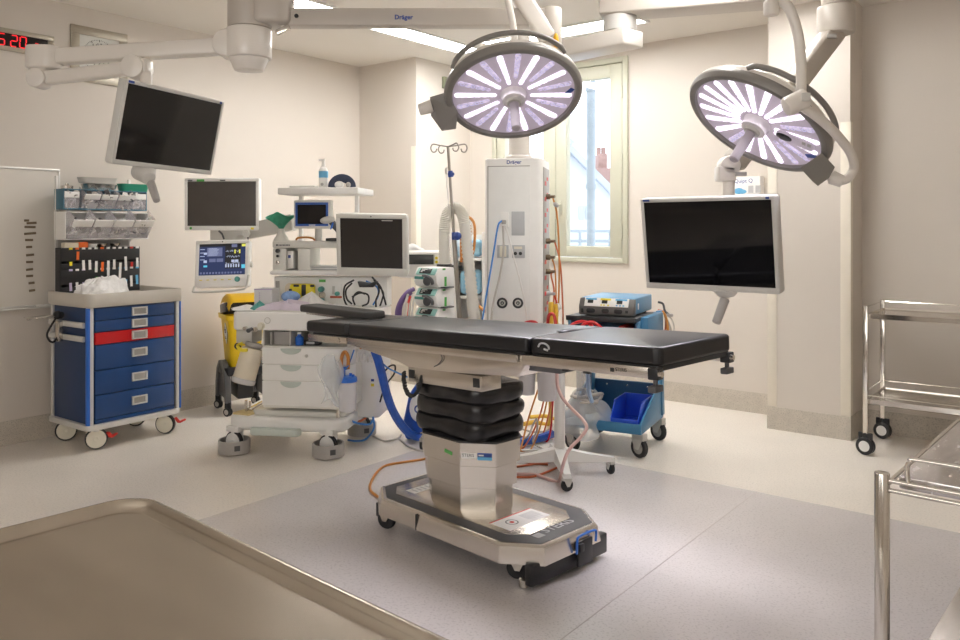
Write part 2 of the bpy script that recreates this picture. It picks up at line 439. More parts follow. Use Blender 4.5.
for zz in (WZ1-.28, WZ0+.25, (WZ0+WZ1)/2):
    b = MB(); b.cyl((xr+.004, YW-.022, zz-.05), (xr+.004, YW-.022, zz+.05), .009); b.build('hinge', WFRAME, win)
hz = RF.hy(560, 208, YW-.02)
b = MB(); b.bb(hz.x-.012, hz.x+.012, YW-.022, YW-.012, hz.z-.06, hz.z+.06, .004); b.cyl((hz.x, YW-.02, hz.z+.03), (hz.x, YW-.05, hz.z+.03), .008)
b.bb(hz.x-.008, hz.x+.008, YW-.058, YW-.044, hz.z-.09, hz.z+.04, .005); b.build('window_handle', WFRAME, sR)

# ---- glowing window added in the unseen back wall to light the fronts of everything
b = MB(); b.bb(2.6, 6.4, -6.51, -6.46, .95, 1.0, .004); b.bb(2.6, 6.4, -6.51, -6.46, 2.35, 2.4, .004)
for x in (2.6, 3.85, 5.1, 6.35): b.bb(x, x+.05, -6.51, -6.46, 1.0, 2.35, .004)
w2 = struct(b.build('added_fill_window', WFRAME, frame=ROOM))
for x in (2.65, 3.9, 5.15):
    b = MB(); b.bb(x, x+1.2, -6.495, -6.485, 1.0, 2.35); b.build('fill_pane', FILL, w2)

# ---- outdoors beyond the glass
def outthing(name, label, cat, Y, u, v): return Thing(name, label, cat, (at(u, v, Y).x, Y, 0), 0)
T = outthing('drainpipe', 'grey vertical pipe standing just outside the window', 'pipe', 8.2, 591, 250)
b = MB(); b.cyl((0, 0, -1), (0, 0, 3.2), .045); b.build('pipe', PIPE, T)
for z in (.4, 1.7, 2.7):
    b = MB(); b.cyl((0, 0, z), (0, 0, z+.05), .056); b.build('bracket', PIPE, T)
T = outthing('house', 'pale rendered house with a sloping roof outside the window', 'house', 16, 560, 250)
Y = 16
g = [T.L(at(u, v, Y)) for u, v in ((520, 330), (613, 330), (613, 198), (566, 150), (520, 190))]
b = MB(); b.prism([(p.x, p.z) for p in g], 0, 5, M=Matrix(((1, 0, 0, 0), (0, 0, 1, 0), (0, 1, 0, 0), (0, 0, 0, 1)))); b.build('wall', ROOFW, T)
b = MB()
for p, q in ((g[2], g[3]), (g[3], g[4])):
    d = (p-q).normalized(); nrm = V((-d.z, 0, d.x))
    if nrm.z < 0: nrm = -nrm
    b.loft([[p+d*.2+V((0, yy, 0))+nrm*k for yy, k in ((-.25, 0), (5.2, 0), (5.2, .12), (-.25, .12))], [q-d*.0+V((0, yy, 0))+nrm*k for yy, k in ((-.25, 0), (5.2, 0), (5.2, .12), (-.25, .12))]])
b.build('roof', ROOFG, T)
for u in (581, 588):
    p = T.L(at(u, 213, Y)); b = MB(); b.bb(p.x-.05, p.x+.05, -.03, .02, p.z-.14, p.z+.14); b.build('window', ROOFG, T)
T = outthing('house', 'brick house with a chimney behind the pale roof', 'house', 24, 612, 250)
p = T.L(at(597, 168, 24)); q = T.L(at(650, 330, 24)); b = MB(); b.bb(p.x, q.x, 0, 6, q.z, p.z); b.build('wall', BRICK, T)
p = T.L(at(601, 152, 24)); q = T.L(at(610, 170, 24)); b = MB(); b.bb(p.x, q.x, .5, 1.4, q.z-.1, p.z, .02); b.build('chimney', BRICK, T)
for k in range(2):
    c = T.L(at(603+5*k, 148, 24)); b = MB(); b.cyl((c.x, .9, c.z-.15), (c.x, .9, c.z+.1), .07); b.build('chimney_pot', BRICK, T)
T = outthing('railing', 'pale metal railing outside across the bottom of the window', 'railing', 9.5, 590, 250)
p0 = T.L(at(520, 231, 9.5)); p1 = T.L(at(640, 231, 9.5)); b = MB()
for v in (231, 241, 247):
    z = T.L(at(590, v, 9.5)).z; b.cyl((p0.x, 0, z), (p1.x, 0, z), .02, n=8)
for k in range(5):
    x = p0.x+(p1.x-p0.x)*k/4; b.cyl((x, 0, -1.0), (x, 0, p0.z), .02, n=8)
b.build('railing_bars', PIPE, T)
b = MB(); b.bb(-30, 30, 0, 50, -3.2, -3.0); struct(b.build('ground', ROOFW, frame=TR(4, 9, 0)))

# ---- ceiling strip lights (recessed strips, the last one added out of view)
def strip(x0, x1, y0, y1, label):
    T = Thing('ceiling_light', label, 'light', ROOM @ V(((x0+x1)/2, (y0+y1)/2, CH)), -38, 'recessed strip lights in the ceiling')
    w, d = (x1-x0)/2, (y1-y0)/2
    b = MB(); f = .022
    b.bb(-w-f, w+f, -d-f, -d, -.012, -.0005, .003); b.bb(-w-f, w+f, d, d+f, -.012, -.0005, .003)
    b.bb(-w-f, -w, -d, d, -.012, -.0005, .003); b.bb(w, w+f, -d, d, -.012, -.0005, .003); b.build('frame', WHITE, T)
    b = MB(); b.bb(-w, w, -d, d, -.006, -.001); b.build('diffuser', LAMP, T)
strip(1.08, 1.28, -1.8, .10, 'long recessed strip light beside the left wall')
strip(1.45, 2.70, -.10, .12, 'recessed strip light above the window, partly behind the pendant arms')
strip(3.55, 3.77, -2.0, -.0, 'unseen recessed strip light added out toward the right wall')  # out of view, added to brighten the room

# ---- fittings on the left wall (frame: x to the far corner, y into the wall)
LW = TR(CORN.x, CORN.y, 0) @ RZ(52); LF = Fr(LW)
def lw(u, v): return LF.hy(u, v, 0)
tl, br = lw(0, 168.5), lw(57, 303); x0 = tl.x-.9
T = Thing('whiteboard', 'white enamel board with a row of small magnets behind the blue cart', 'whiteboard', LW @ V(((x0+br.x)/2, 0, tl.z)), 52)
w = (br.x-x0)/2; zt = 0; zb = lw(57, 303).z-tl.z
b = MB(); b.bb(-w, w, -.012, -.001, zb, zt); b.build('board', BOARD, T)
b = MB()
for q in ((-w-.012, w+.012, -.018, -.001, zt, zt+.014), (-w-.012, w+.012, -.018, -.001, zb-.014, zb), (-w-.012, -w, -.018, -.001, zb, zt), (w, w+.012, -.018, -.001, zb, zt)): b.bb(*q, .003)
b.build('frame', ALU, T)
b = MB(); b.bb(-w*.8, w, -.06, -.018, zb-.02, zb-.012, .002); b.build('pen_tray', ALU, T)
p = T.L(LW @ lw(42, 304)); b = MB(); b.X = TR(p.x, -.045, zb-.005)
b.cyl((-.06, 0, 0), (.05, 0, 0), .008, n=10); o = tag(b.build('marker_pen', WHITE, None, frame=T.M), 'white marker pen with a pink cap on the whiteboard ledge', 'pen')
b = MB(); b.X = TR(p.x, -.045, zb-.005); b.cyl((.05, 0, 0), (.09, 0, 0), .0085, n=10); b.build('cap', REDP, o)
mg = [(25.5, 220.5, 5), (30.5, 223, 10), (29, 227, 11), (29, 233.5, 12), (28, 240, 8), (28, 247, 6), (29, 255, 8), (28.5, 262, 7), (28.5, 269.5, 7), (28.5, 276, 7), (30.5, 283, 6), (31, 290.5, 6)]
for i, (u, v, wd) in enumerate(mg):
    a, c = lw(u-wd/2, v), lw(u+wd/2, v)
    b = MB(); b.box((0, -.015, 0), (c.x-a.x, .006, .014), .002, M=TR((a.x+c.x)/2, 0, a.z) @ RY(random.uniform(-5, 5)))
    tag(b.build('name_magnet', BRASS, frame=LW), ('topmost small bronze magnet on the whiteboard' if i == 0 else 'lowest small bronze magnet on the whiteboard' if i == len(mg)-1 else 'bronze magnet number strip in the column on the whiteboard'), 'magnet', 'magnets in a column on the whiteboard')

# digital clock
a, c = lw(-38, 24), lw(53.4, 36.9); zb_ = lw(20, 53.2).z
T = Thing('digital_clock', 'recessed digital wall clock with red digits beside the square dial clock', 'clock', LW @ V(((a.x+c.x)/2, 0, (c.z+zb_)/2)), 52)
w, h = (c.x-a.x)/2, (c.z-zb_)/2
b = MB(); fr_ = .036
b.bb(-w, w, -.012, 0, h-fr_*.8, h, .002); b.bb(-w, w, -.012, 0, -h, -h+fr_*.8, .002); b.bb(-w, -w+fr_, -.012, 0, -h+fr_*.8, h-fr_*.8, .002); b.bb(w-fr_, w, -.012, 0, -h+fr_*.8, h-fr_*.8, .002)
b.build('frame', CLOCKF, T)
b = MB(); b.bb(-w+fr_, w-fr_, -.005, 0, -h+fr_*.8, h-fr_*.8); b.build('display', SCR, T)
SEG = {'0': 'abcdef', '1': 'bc', '2': 'abged', '3': 'abgcd', '5': 'afgcd'}
def digit(ch, x, z, s, y=-.007):
    b = MB(); W, H, t = s*.52, s, s*.09; sh = .08
    P = {'a': (0, H/2, 1), 'd': (0, -H/2, 1), 'g': (0, 0, 1), 'b': (W/2, H/4, 0), 'c': (W/2, -H/4, 0), 'f': (-W/2, H/4, 0), 'e': (-W/2, -H/4, 0)}
    for k in SEG[ch]:
        px, pz, hor = P[k]
        d = (W*.82, .003, t) if hor else (t, .003, H*.41)
        b.box((x+px+pz*sh, y, z+pz), d)
    return b
for ch, u, v, u2, sz in (('5', 0, 0, 0, 0), ('2', 13.5, 42, 0, 1), ('0', 22.5, 43.2, 0, 1), ('3', 36, 47, 0, .62), ('0', 43, 48, 0, .62)):
    if sz == 0:
        r1, r2 = lw(13.5, 42), lw(22.5, 43.2); dx = r2.x-r1.x
        pos = r1.x-dx*(1.35 if ch == '5' else 2.35); z = lw(17, 41.8).z; s_ = .066
    else:
        r1 = lw(u, v); pos = r1.x; z = lw(17, 41.8).z if sz == 1 else lw(17, 41.8).z-.012; s_ = .066*sz
    q = T.L(LW @ V((pos, 0, z))); digit(ch, q.x, q.z, s_).build('digit', LEDR, T)
# analogue clock
a, c = lw(70, 23.75), lw(126.6, 34.7); zb_ = lw(70, 80).z
T = Thing('wall_clock', 'square framed analogue wall clock with a white dial behind the monitor arm', 'clock', LW @ V(((a.x+c.x)/2, 0, (a.z+zb_)/2)), 52)
w, h = (c.x-a.x)/2, (a.z-zb_)/2; f = .055
b = MB(); b.bb(-w, w, -.014, 0, h-f, h, .002); b.bb(-w, w, -.014, 0, -h, -h+f, .002); b.bb(-w, -w+f, -.014, 0, -h+f, h-f, .002); b.bb(w-f, w, -.014, 0, -h+f, h-f, .002)
b.build('frame', CLOCKF, T)
b = MB(); b.bb(-w+f, w-f, -.005, 0, -h+f, h-f); b.build('dial', DIALW, T)
rr = min(w, h)-f-.015
b = MB()
for k in range(60):
    an = R(6*k); L_ = .014 if k % 5 == 0 else .007
    b.box((0, -.006, rr-L_/2), (.004 if k % 5 == 0 else .002, .002, L_), M=RY(6*k))
b.build('minute_marks', MARKK, T)
for k in range(1, 13):
    an = R(30*k); s_ = .042
    text(str(k), s_, facing(math.sin(an)*(rr-.045), -.0062, math.cos(an)*(rr-.045)-s_*.35), MARKK, T, 'numeral', .0005, 'CENTER')
for nm, an, L_, wd in (('hour_hand', 100, .07, .010), ('minute_hand', 120, .11, .007)):
    b = MB(); b.box((0, -.009, L_/2-.01), (wd, .002, L_+.02), M=RY(an)); b.build(nm, MARKK, T)

# box of gloves on the window wall, small sensor plate on the pier
G = TR(*(ROOM @ V((0, YW, 0)))) @ RZ(-38); GF = Fr(G)
a, c = GF.hy(733, 177, -.09), GF.hy(760, 196, -.09)
T = Thing('glove_box', 'white and blue glove box on the wall behind the right monitor', 'box', G @ V(((a.x+c.x)/2, 0, c.z-.06)), -38)
w = (c.x-a.x)/2; h = a.z-c.z+.06
b = MB(); b.bb(-w, w, -.09, -.002, 0, h, .002); b.build('carton', MARKW, T)
text('Quipt Q', .038, facing(-w+.008, -.0905, h-.05), MARKB, T, 'lettering', .0006)
b = MB(); b.ball((-w*.55, -.0905, h-.10), (.035, .002, .022), 12); b.ball((-w*.3, -.0905, h-.105), (.03, .002, .016), 12); b.build('glove_picture', MARKC, T)
for k in (0, 1):
    b = MB(); b.bb(w*.15+k*.05, w*.15+k*.05+.035, -.0925, -.09, h-.115, h-.065); b.build('panel', MARKGR, T)
q = RF.hx(444, 83, XA)
b = MB(); b.bb(XA, XA+.03, q.y-.03, q.y+.03, q.z-.05, q.z+.05, .004)
tag(b.build('wall_sensor', mat('olive_plastic', (.22, .24, .16), .5), frame=ROOM), 'small olive sensor box high on the pier beside the lamp', 'sensor')
# ================================================================= OPERATING TABLE (x to the foot end, y to the far side)
lc, scn = 2.435, 2.37
c0 = V((-lc+scn, lc+scn, 0))*math.sqrt(.5)
T = Thing('operating_table', 'steel operating table with black mattress standing in the middle of the room', 'operating table', (c0.x, c0.y, 0), -45)
OT = T
def cham(x0, x1, y0, y1, cx, cy): return [(x0+cx, y0), (x1-cx, y0), (x1, y0+cy), (x1, y1-cy), (x1-cx, y1), (x0+cx, y1), (x0, y1-cy), (x0, y0+cy)]
def inset(p, d):
    cx = sum(q[0] for q in p)/len(p); cy = sum(q[1] for q in p)/len(p)
    hx = max(abs(q[0]-cx) for q in p); hy = max(abs(q[1]-cy) for q in p)
    return [(cx+(x-cx)*(1-d/hx), cy+(y-cy)*(1-d/hy)) for x, y in p]
BX0, BX1, BY0, BY1 = -.395, .575, -.28, .25
P = cham(BX0, BX1, BY0, BY1, .135, .10)
b = MB(); Pi = inset(P, .018)
b.loft([[(x, y, .088) for x, y in P], [(x, y, .096) for x, y in P], [(x, y, .148) for x, y in inset(P, .010)], [(x, y, .156) for x, y in Pi]], cap0=True, cap1=True)
base = b.build('base_cover', STEELH, T, sharp=25)
b = MB()
for x in (-.02,): b.bb(x-.0015, x+.0015, BY0-.0015, BY0+.02, .085, .150); b.bb(x-.0015, x+.0015, BY1-.02, BY1+.0015, .085, .150)
b.build('cover_seam', BLACK, base)
b = MB(); b.prism(cham(BX0+.03, BX1-.03, BY0+.03, BY1-.03, .12, .085), .1555, .1580, .001); top = b.build('top_panel', DGREY, T)
b = MB(); b.prism(cham(BX0+.075, BX1-.115, BY0+.085, BY1-.085, .07, .06), .1575, .1598, .001); b.build('inner_plate', STEELH, top)
text('STERIS', .060, TR(.505, -.075, .1582) @ RZ(90), MARKGR, top, 'lettering', .0006)
b = MB(); b.bb(.470, .505, -.135, -.095, .158, .1588); b.build('emblem', MARKGR, top)
b = MB(); b.use(MARKW).bb(.275, .385, -.16, .075, .1595, .1603); b.use(MARKR).bb(.275, .281, -.16, .075, .1600, .1607)
for k in range(9): b.use(MARKGR).bb(.30, .30+.055+.02*(k % 2), -.02+.009*k, -.016+.009*k, .1600, .1606)
b.use(MARKK).lathe([(.022, 0), (.024, .0004), (.026, 0)], 18, TR(.33, -.09, .1604)); b.use(MARKR).lathe([(.0, 0), (.008, .0004), (.010, 0)], 14, TR(.33, -.09, .1604))
b.build('warning_label', None, top)
b = MB(); b.use(MARKW).bb(-.25, -.19, -.14, .02, .1595, .1603)
for k in range(5): b.use(MARKGR).bb(-.24, -.20, -.12+.025*k, -.112+.025*k, .1600, .1606)
b.build('data_label', None, top)
b = MB(); b.bb(.525, .560, -.235, .215, .022, .10, .006); b.bb(-.22, .525, -.17, .15, .045, .095, .006); b.build('undercarriage', BLACK, T)
b = MB(); b.cyl((.50, -.21, .004), (.50, -.21, .03), .018, n=14); b.build('levelling_foot', STEEL, T)
b = MB(); b.cyl((.50, .19, .004), (.50, .19, .03), .018, n=14); b.build('levelling_foot', STEEL, T)
q_ = T.hz(513.5, 582, 0)
for x, y, yw in ((q_.x-.01, q_.y+.035, 35), (.395, .19, 35), (-.30, -.205, 20), (-.30, .18, 20)):
    twin_caster(T, x, y, .042, .026, 90+yw, m_hub=BLACK, m_fork=STEEL, top=.095)
b = MB(); b.bb(-.385, -.365, -.20, -.14, .03, .09, .003); b.build('brake_foot', BLACK, T)
py = .045
b = MB(); b.bb(BX1-.004, BX1+.008, py-.04, py+.045, .03, .125, .003); b.bb(BX1+.006, BX1+.02, py-.045, py-.02, .09, .12, .003); pl = b.build('brake_plate', BLACK, T)
b = MB(); b.tube([(BX1+.012, py-.058, .088), (BX1+.014, py-.058, .135), (BX1+.014, py-.045, .150), (BX1+.014, py+.045, .150), (BX1+.014, py+.058, .135), (BX1+.012, py+.058, .105)], .0045, k=4); b.build('brake_handle', BRIGHTB, pl)
# telescopic column of three steel sleeves
def sleeve(z0, z1, g):
    p = cham(-.215-g, .215+g, -.147-g, .152+g, .115, .088)
    b = MB(); b.prism(p, z0, z1, .0012, 1); return b
cs = []
for z0, z1, g in ((.158, .258, -.012), (.252, .350, .0), (.344, .440, .010)):
    cs.append(sleeve(z0, z1, g).build('column_sleeve', STEEL, T, sharp=8))
b = MB(); b.prism(cham(-.232, .232, -.164, .169, .12, .092), .438, .446, .002); b.build('bellows_flange', BLACK, T)
# screws and stickers
b = MB()
for x, y in ((-.12, -.160), (0, -.161), (.09, -.160), (.165, -.118), (.223, -.03), (.223, .06)): b.ball((x, y*1.02, .438), .004, 8)
b.build('screw_row', CHROME, cs[2])
cA, cB = V((.225-.115, -.157, 0)), V((.225, -.157+.088, 0)); dn = (cB-cA).normalized(); ang = math.degrees(math.atan2(dn.y, dn.x))
S = TR(cA.x, cA.y, 0) @ RZ(ang)
b = MB(); b.X = S; b.bb(.004, .066, -.0012, 0, .378, .398); b.build('maker_label', MARKW, cs[2])
text('STERIS', .017, S @ facing(.008, -.0014, .381), MARKK, cs[2], 'lettering', .0003)
b = MB(); b.X = S; b.use(MARKB).bb(.070, .128, -.0012, 0, .372, .400); b.use(MARKC).bb(.070, .128, -.0016, 0, .372, .384); b.use(MARKW).bb(.074, .095, -.0016, 0, .388, .394); b.build('service_sticker', None, cs[2])
b = MB(); b.X = TR(.040, -.1575, .388) @ RY(8); b.bb(-.022, .022, -.0012, 0, -.007, .007); b.build('green_sticker', MARKG, cs[2])
# bellows
loops = []
N_ = 3; z0, z1 = .446, .665
def oct_pts(sx, sy, z, ph):
    out = []
    for i in range(56):
        a = 2*PI*i/56
        c, s_ = math.cos(a), math.sin(a)
        r = 1/((abs(c)/sx)**6+(abs(s_)/sy)**6)**(1/6)
        r = min(r, (sx+sy*.80)/(abs(c)+abs(s_)))
        w = 1+.010*math.sin(5*a+ph)+.008*math.sin(11*a-2*ph)
        out.append((c*r*w+0.0, s_*r*w+.003, z+.006*math.sin(3*a+ph*1.7)))
    return out
for k in range(N_*8+1):
    t = k/(N_*8); fz = (t*N_) % 1
    e = abs(math.sin(PI*t*N_))**.7
    g = 1.0-.09+.14*e
    loops.append(oct_pts(.200*g, .146*g, z0+(z1-z0)*t-(.012*math.sin(2*PI*fz)), t*9))
b = MB(); b.loft(loops); b.build('bellows', BELLOW, T, sharp=60)

# table top, tilted up towards the foot
X = TR(0, 0, .881) @ RY(-2.2)
YN, YF = -.183, .285
def part(name, m, fn, parent=T, sharp=38):
    b = MB(); b.X = X; fn(b); return b.build(name, m, parent, sharp)
CX0, CX1 = T.hy(407, 375, -.172).x, T.hy(480, 385, -.172).x
part('crosshead', STEEL, lambda b: b.bb(CX0, CX1, -.172, -.06, -.228, -.166, .004))
part('frame_plate', STEELH, lambda b: (b.prism([(-.63, -.064), (.455, -.064), (.478, -.078), (.462, -.115), (.43, -.150), (.05, -.168), (-.20, -.168), (-.27, -.150), (-.63, -.098)], -YF+.03, -YN-.012, .003, M=RX(90))), sharp=25)
for x in (CX0+.005, CX1-.045):
    b = MB(); b.X = X; b.bb(x, x+.035, -.1745, -.171, -.212, -.176, .001); b.build('rail_socket', BLACK, T)
b = MB(); b.X = X; b.tube([(-.03, YN+.006, -.15), (.0, YN+.006, -.135), (.02, YN+.006, -.11), (-.005, YN+.006, -.08)], .002, n=6); b.build('plate_seam', DGREY, T)
part('side_rail', STEELH, lambda b: b.bb(-.62, .44, YN-.004, YN+.004, -.096, -.066, .002))
part('side_rail', STEELH, lambda b: b.bb(-.62, .44, YF-.004, YF+.004, -.096, -.066, .002))
def black_strip(b):
    b.bb(-.63, .475, YN+.004, YF-.004, -.066, -.058, .002)
    for x in (-.45, -.22, .05, .3): b.cyl((x, YN+.0, -.063), (x, YN+.012, -.063), .005, n=8)
part('mattress_board', BLACK, black_strip)
# mattress sections; the middle one is cut out at its foot end
cut = [(-.618, YN), (.488, YN), (.490, YN+.10), (.486, .0), (.462, .035), (.430, .07), (.425, .10), (.43, .13), (.462, .165), (.486, .20), (.488, YF), (-.618, YF)]
part('mattress_middle', VINYL, lambda b: b.prism(cut, -.058, 0, .013, 4))
leg = part('mattress_leg', VINYL, lambda b: b.prism(rrect(1.05-.497, YF-YN, .022, 4, (1.05+.497)/2, (YF+YN)/2), -.060, .001, .011, 4))
part('mattress_head', VINYL, lambda b: b.prism(rrect(.345, YF-YN-.02, .02, 4, -.8175, (YF+YN)/2), -.058, -.003, .013, 4))
part('head_board', BLACK, lambda b: b.bb(-.94, -.645, YN+.02, YF-.02, -.068, -.058, .002))
part('head_frame', STEELH, lambda b: b.bb(-.955, -.63, YN-.002, YN+.008, -.098, -.066, .003))
part('head_frame', STEELH, lambda b: b.bb(-.955, -.63, YF-.008, YF+.002, -.098, -.066, .003))
part('head_knob', STEEL, lambda b: b.cyl((-.69, YN-.008, -.082), (-.69, YN+.0, -.082), .012, n=14))
# leg section rails and clamps
rl = part('leg_rail', STEELH, lambda b: b.bb(.47, 1.035, YN-.010, YN+.006, -.100, -.063, .003))
part('leg_rail', STEELH, lambda b: b.bb(.47, 1.035, YF-.006, YF+.010, -.100, -.063, .003))
part('leg_board', BLACK, lambda b: b.bb(.50, 1.04, YN+.006, YF-.006, -.078, -.060, .002))
part('hinge_block', DGREY, lambda b: b.bb(.40, .60, YN+.05, YF-.05, -.13, -.078, .006))
text('STERIS', .016, X @ facing(.885, YN-.0104, -.088), MARKK, rl, 'lettering', .0003)
b = MB(); b.X = X; b.bb(.865, .88, YN-.0108, YN-.009, -.089, -.076); b.build('emblem', MARKK, rl)
b = MB(); b.X = X
for x in (.66, .75): b.bb(x, x+.028, YN-.012, YN+.004, -.106, -.098, .002)
b.build('rail_stop', BLACK, rl)
for y in (YN+.002, YF-.002):
    b = MB(); b.X = X
    b.bb(1.012, 1.050, y-.018, y+.018, -.102, -.064, .004); c_ = b.build('clamp', BLACK, T)
    b = MB(); b.X = X
    b.cyl((1.03, y, -.135), (1.03, y, -.10), .008, n=10); b.bb(1.016, 1.044, y-.026, y+.026, -.142, -.120, .004); b.build('clamp_knob', DGREY, c_)
    b = MB(); b.X = X; b.cyl((1.05, y-.008, -.082), (1.062, y-.008, -.082), .010, n=12); b.build('clamp_bolt', STEEL, c_)
# cloth loop mark on the leg mattress
b = MB(); b.X = X; b.tube([(.545, YN-.001, -.030), (.555, YN-.002, -.018), (.575, YN-.002, -.016), (.592, YN-.002, -.024), (.596, YN-.001, -.036)], .0035, n=6); b.tube([(.572, YN-.001, -.036), (.59, YN-.001, -.040)], .004, n=6, smooth=False); b.build('tie_tape', MARKGR, leg)
# arm board at the head end, far side
a1, a2 = T.px(309, 312, 4.42), T.px(376, 316, 4.02)
d = a2-a1; an = math.degrees(math.atan2(d.y, d.x)); b = MB()
ab = MB(); ab.X = TR((a1.x+a2.x)/2, (a1.y+a2.y)/2, 0) @ RZ(an)
ab.prism(rrect(d.length+.02, .13, .03, 5), .842, .880, .010, 3); arm = ab.build('arm_board', mat('arm_pad', (.055, .053, .052), .5, var=.05), T)
ab = MB(); ab.X = TR((a1.x+a2.x)/2, (a1.y+a2.y)/2, 0) @ RZ(an); ab.bb(-d.length/2, d.length/2+.10, -.02, .02, .826, .842, .003); ab.build('arm_board_bracket', STEEL, arm)
# hand control cord under the near side
b = MB(); pts = []
cp = catmull([T.L(at(404, 372, 3.42)), T.L(at(404, 381, 3.4)), T.L(at(407, 392, 3.38)), T.L(at(412, 396, 3.37)), T.L(at(417, 392, 3.37)), T.L(at(421, 381, 3.36)), T.L(at(423, 374, 3.36))], 14)
for i, p in enumerate(cp): pts.append(p+V((.006*math.cos(i*1.9), .006*math.sin(i*1.9), .003*math.sin(i*1.9))))
b.tube(pts, .0055, n=6, k=2); b.build('coiled_cord', RUBBER, T)

# ================================================================= BLUE DRAWER CART
O = V((-2.255, 4.61, 0))
T = Thing('drawer_cart', 'blue medication cart with one red drawer standing against the left wall', 'cart', tuple(O), 54)
CT = T; W, D = .590, .455
b = MB(); b.bb(.012, W-.012, .018, D-.012, .15, .84, .004); b.build('body', NAVY, T)
b = MB(); b.prism(rrect(W+.03, D+.03, .05, 5, W/2, D/2), .125, .158, .006); b.build('base_plate', ALU, T)
zs = [.833, .759, .691, .617, .469, .326, .183]
for k in range(6):
    b = MB(); b.bb(.040, W-.040, 0, .02, zs[k+1]+.0025, zs[k]-.0025, .003); dr = b.build('drawer', RED if k == 2 else BLUE, T)
    if k == 2: dr['label'] = 'red drawer front'
    hzc = (zs[k]+zs[k+1])/2 if k < 3 else zs[k]-.068
    b = MB(); hx = W*.53; wv, hv = .050, .026
    t_ = .008
    b.bb(hx-wv, hx+wv, -.012, .001, hzc+hv-t_, hzc+hv, .003); b.bb(hx-wv, hx+wv, -.012, .001, hzc-hv, hzc-hv+t_, .003)
    b.bb(hx-wv, hx-wv+t_*1.5, -.012, .001, hzc-hv+t_, hzc+hv-t_, .003); b.bb(hx+wv-t_*1.5, hx+wv, -.012, .001, hzc-hv+t_, hzc+hv-t_, .003)
    h_ = b.build('handle', ALU, dr)
    b = MB(); b.bb(hx-wv+t_, hx+wv-t_, -.003, .002, hzc-hv+t_, hzc+hv-t_); b.build('handle_recess', GREYP, h_)
b = MB(); b.bb(.04, W-.04, .001, .02, .160, .181, .002); b.build('plinth_strip', BLUE, T)
for x, y, s_ in ((0, 0, 1), (W, 0, -1), (0, D, 1), (W, D, -1)):
    q = 1 if y == 0 else -1
    b = MB(); b.bb(x+s_*.006, x+s_*.028, y-q*.004, y+q*.02, .152, .84, .003); b.bb(x, x+s_*.014, y+q*.02, y+q*.034, .152, .84, .003); po = b.build('corner_post', ALU, T)
    if q > 0:
        b = MB(); b.prism([(x-s_*.009, y+q*.022), (x-s_*.009, y+q*.0), (x-s_*.001, y-q*.009), (x+s_*.005, y-q*.009), (x+s_*.005, y+q*.022)], .158, .835, .003); b.build('bumper', BRIGHTB, po)
# worktop tray with raised edge
def tray_loops(w, d, cx, cy, spec, r):
    return [[(x, y, z) for x, y in rrect(w-2*o, d-2*o, max(.004, r-o), 6, cx, cy)] for o, z in spec]
b = MB(); b.loft(tray_loops(W+.04, D+.04, W/2, D/2, [(.004, .838), (0, .845), (0, .910), (.004, .917), (.016, .917), (.020, .912), (.022, .866), (.03, .862)], .05)); wt = b.build('worktop', TAUPE, T)
for x, y, yw, lv in ((.075, .055, 8, RED), (W-.07, .05, -20, RED), (.07, D-.06, 8, None), (W-.07, D-.07, -10, None)):
    twin_caster(T, x, y, .0625, .030, yw+52, m_tyre=BLACK, m_hub=CREAMW, m_fork=ALU, top=.128, disc=True)
for p in ((.105, .0, 8), (W-.035, .0, -20)):
    b = MB(); b.X = TR(p[0]+.03, p[1]+.02, 0) @ RZ(p[2]); b.prism([(-.02, .09), (.0, .06), (.015, .058), (.05, .072), (.05, .080), (.016, .070), (-.004, .098)], -.012, .012, .002, M=RX(90)); b.build('brake_lever', REDP, T)
# side rail on the left flank
for z in (.735, .655):
    b = MB(); b.bb(-.020, -.004, .03, D-.02, z-.016, z+.016, .003); b.build('side_rail', ALU, T)
# clamp and coiled cord hanging from the side rail
a = T.hx(60, 322, -.03)
K = Thing('bracket_clamp', 'steel holder arm with black cord clamped on the side rail of the blue cart', 'clamp', tuple(T.M @ V((-.034, a.y, .63))), 54)
b = MB(); b.bb(-.016, .012, -.02, .02, 0, .12, .003); b.build('clamp_body', STEEL, K)
b = MB(); b.tube([(-.01, 0, .145), (-.05, .03, .15), (-.12, .05, .145), (-.16, .04, .14)], .012, n=10, flat=.6); b.bb(-.17, .0, -.012, .075, .146, .152, .002); b.build('holder_arm', STEEL, K)
b = MB(); b.ball((-.01, 0, .155), .026, 12); b.cyl((.0, -.02, .155), (.0, .03, .155), .02, n=12); b.build('knob', BLACK, K)
b = MB(); b.tube([(-.01, .0, .15), (-.05, -.01, .10), (-.075, -.01, .05), (-.06, -.005, .01), (-.03, 0, .0), (.0, .0, .05), (.005, .0, .12)], .006, n=8); b.build('cord', RUBBER, K)

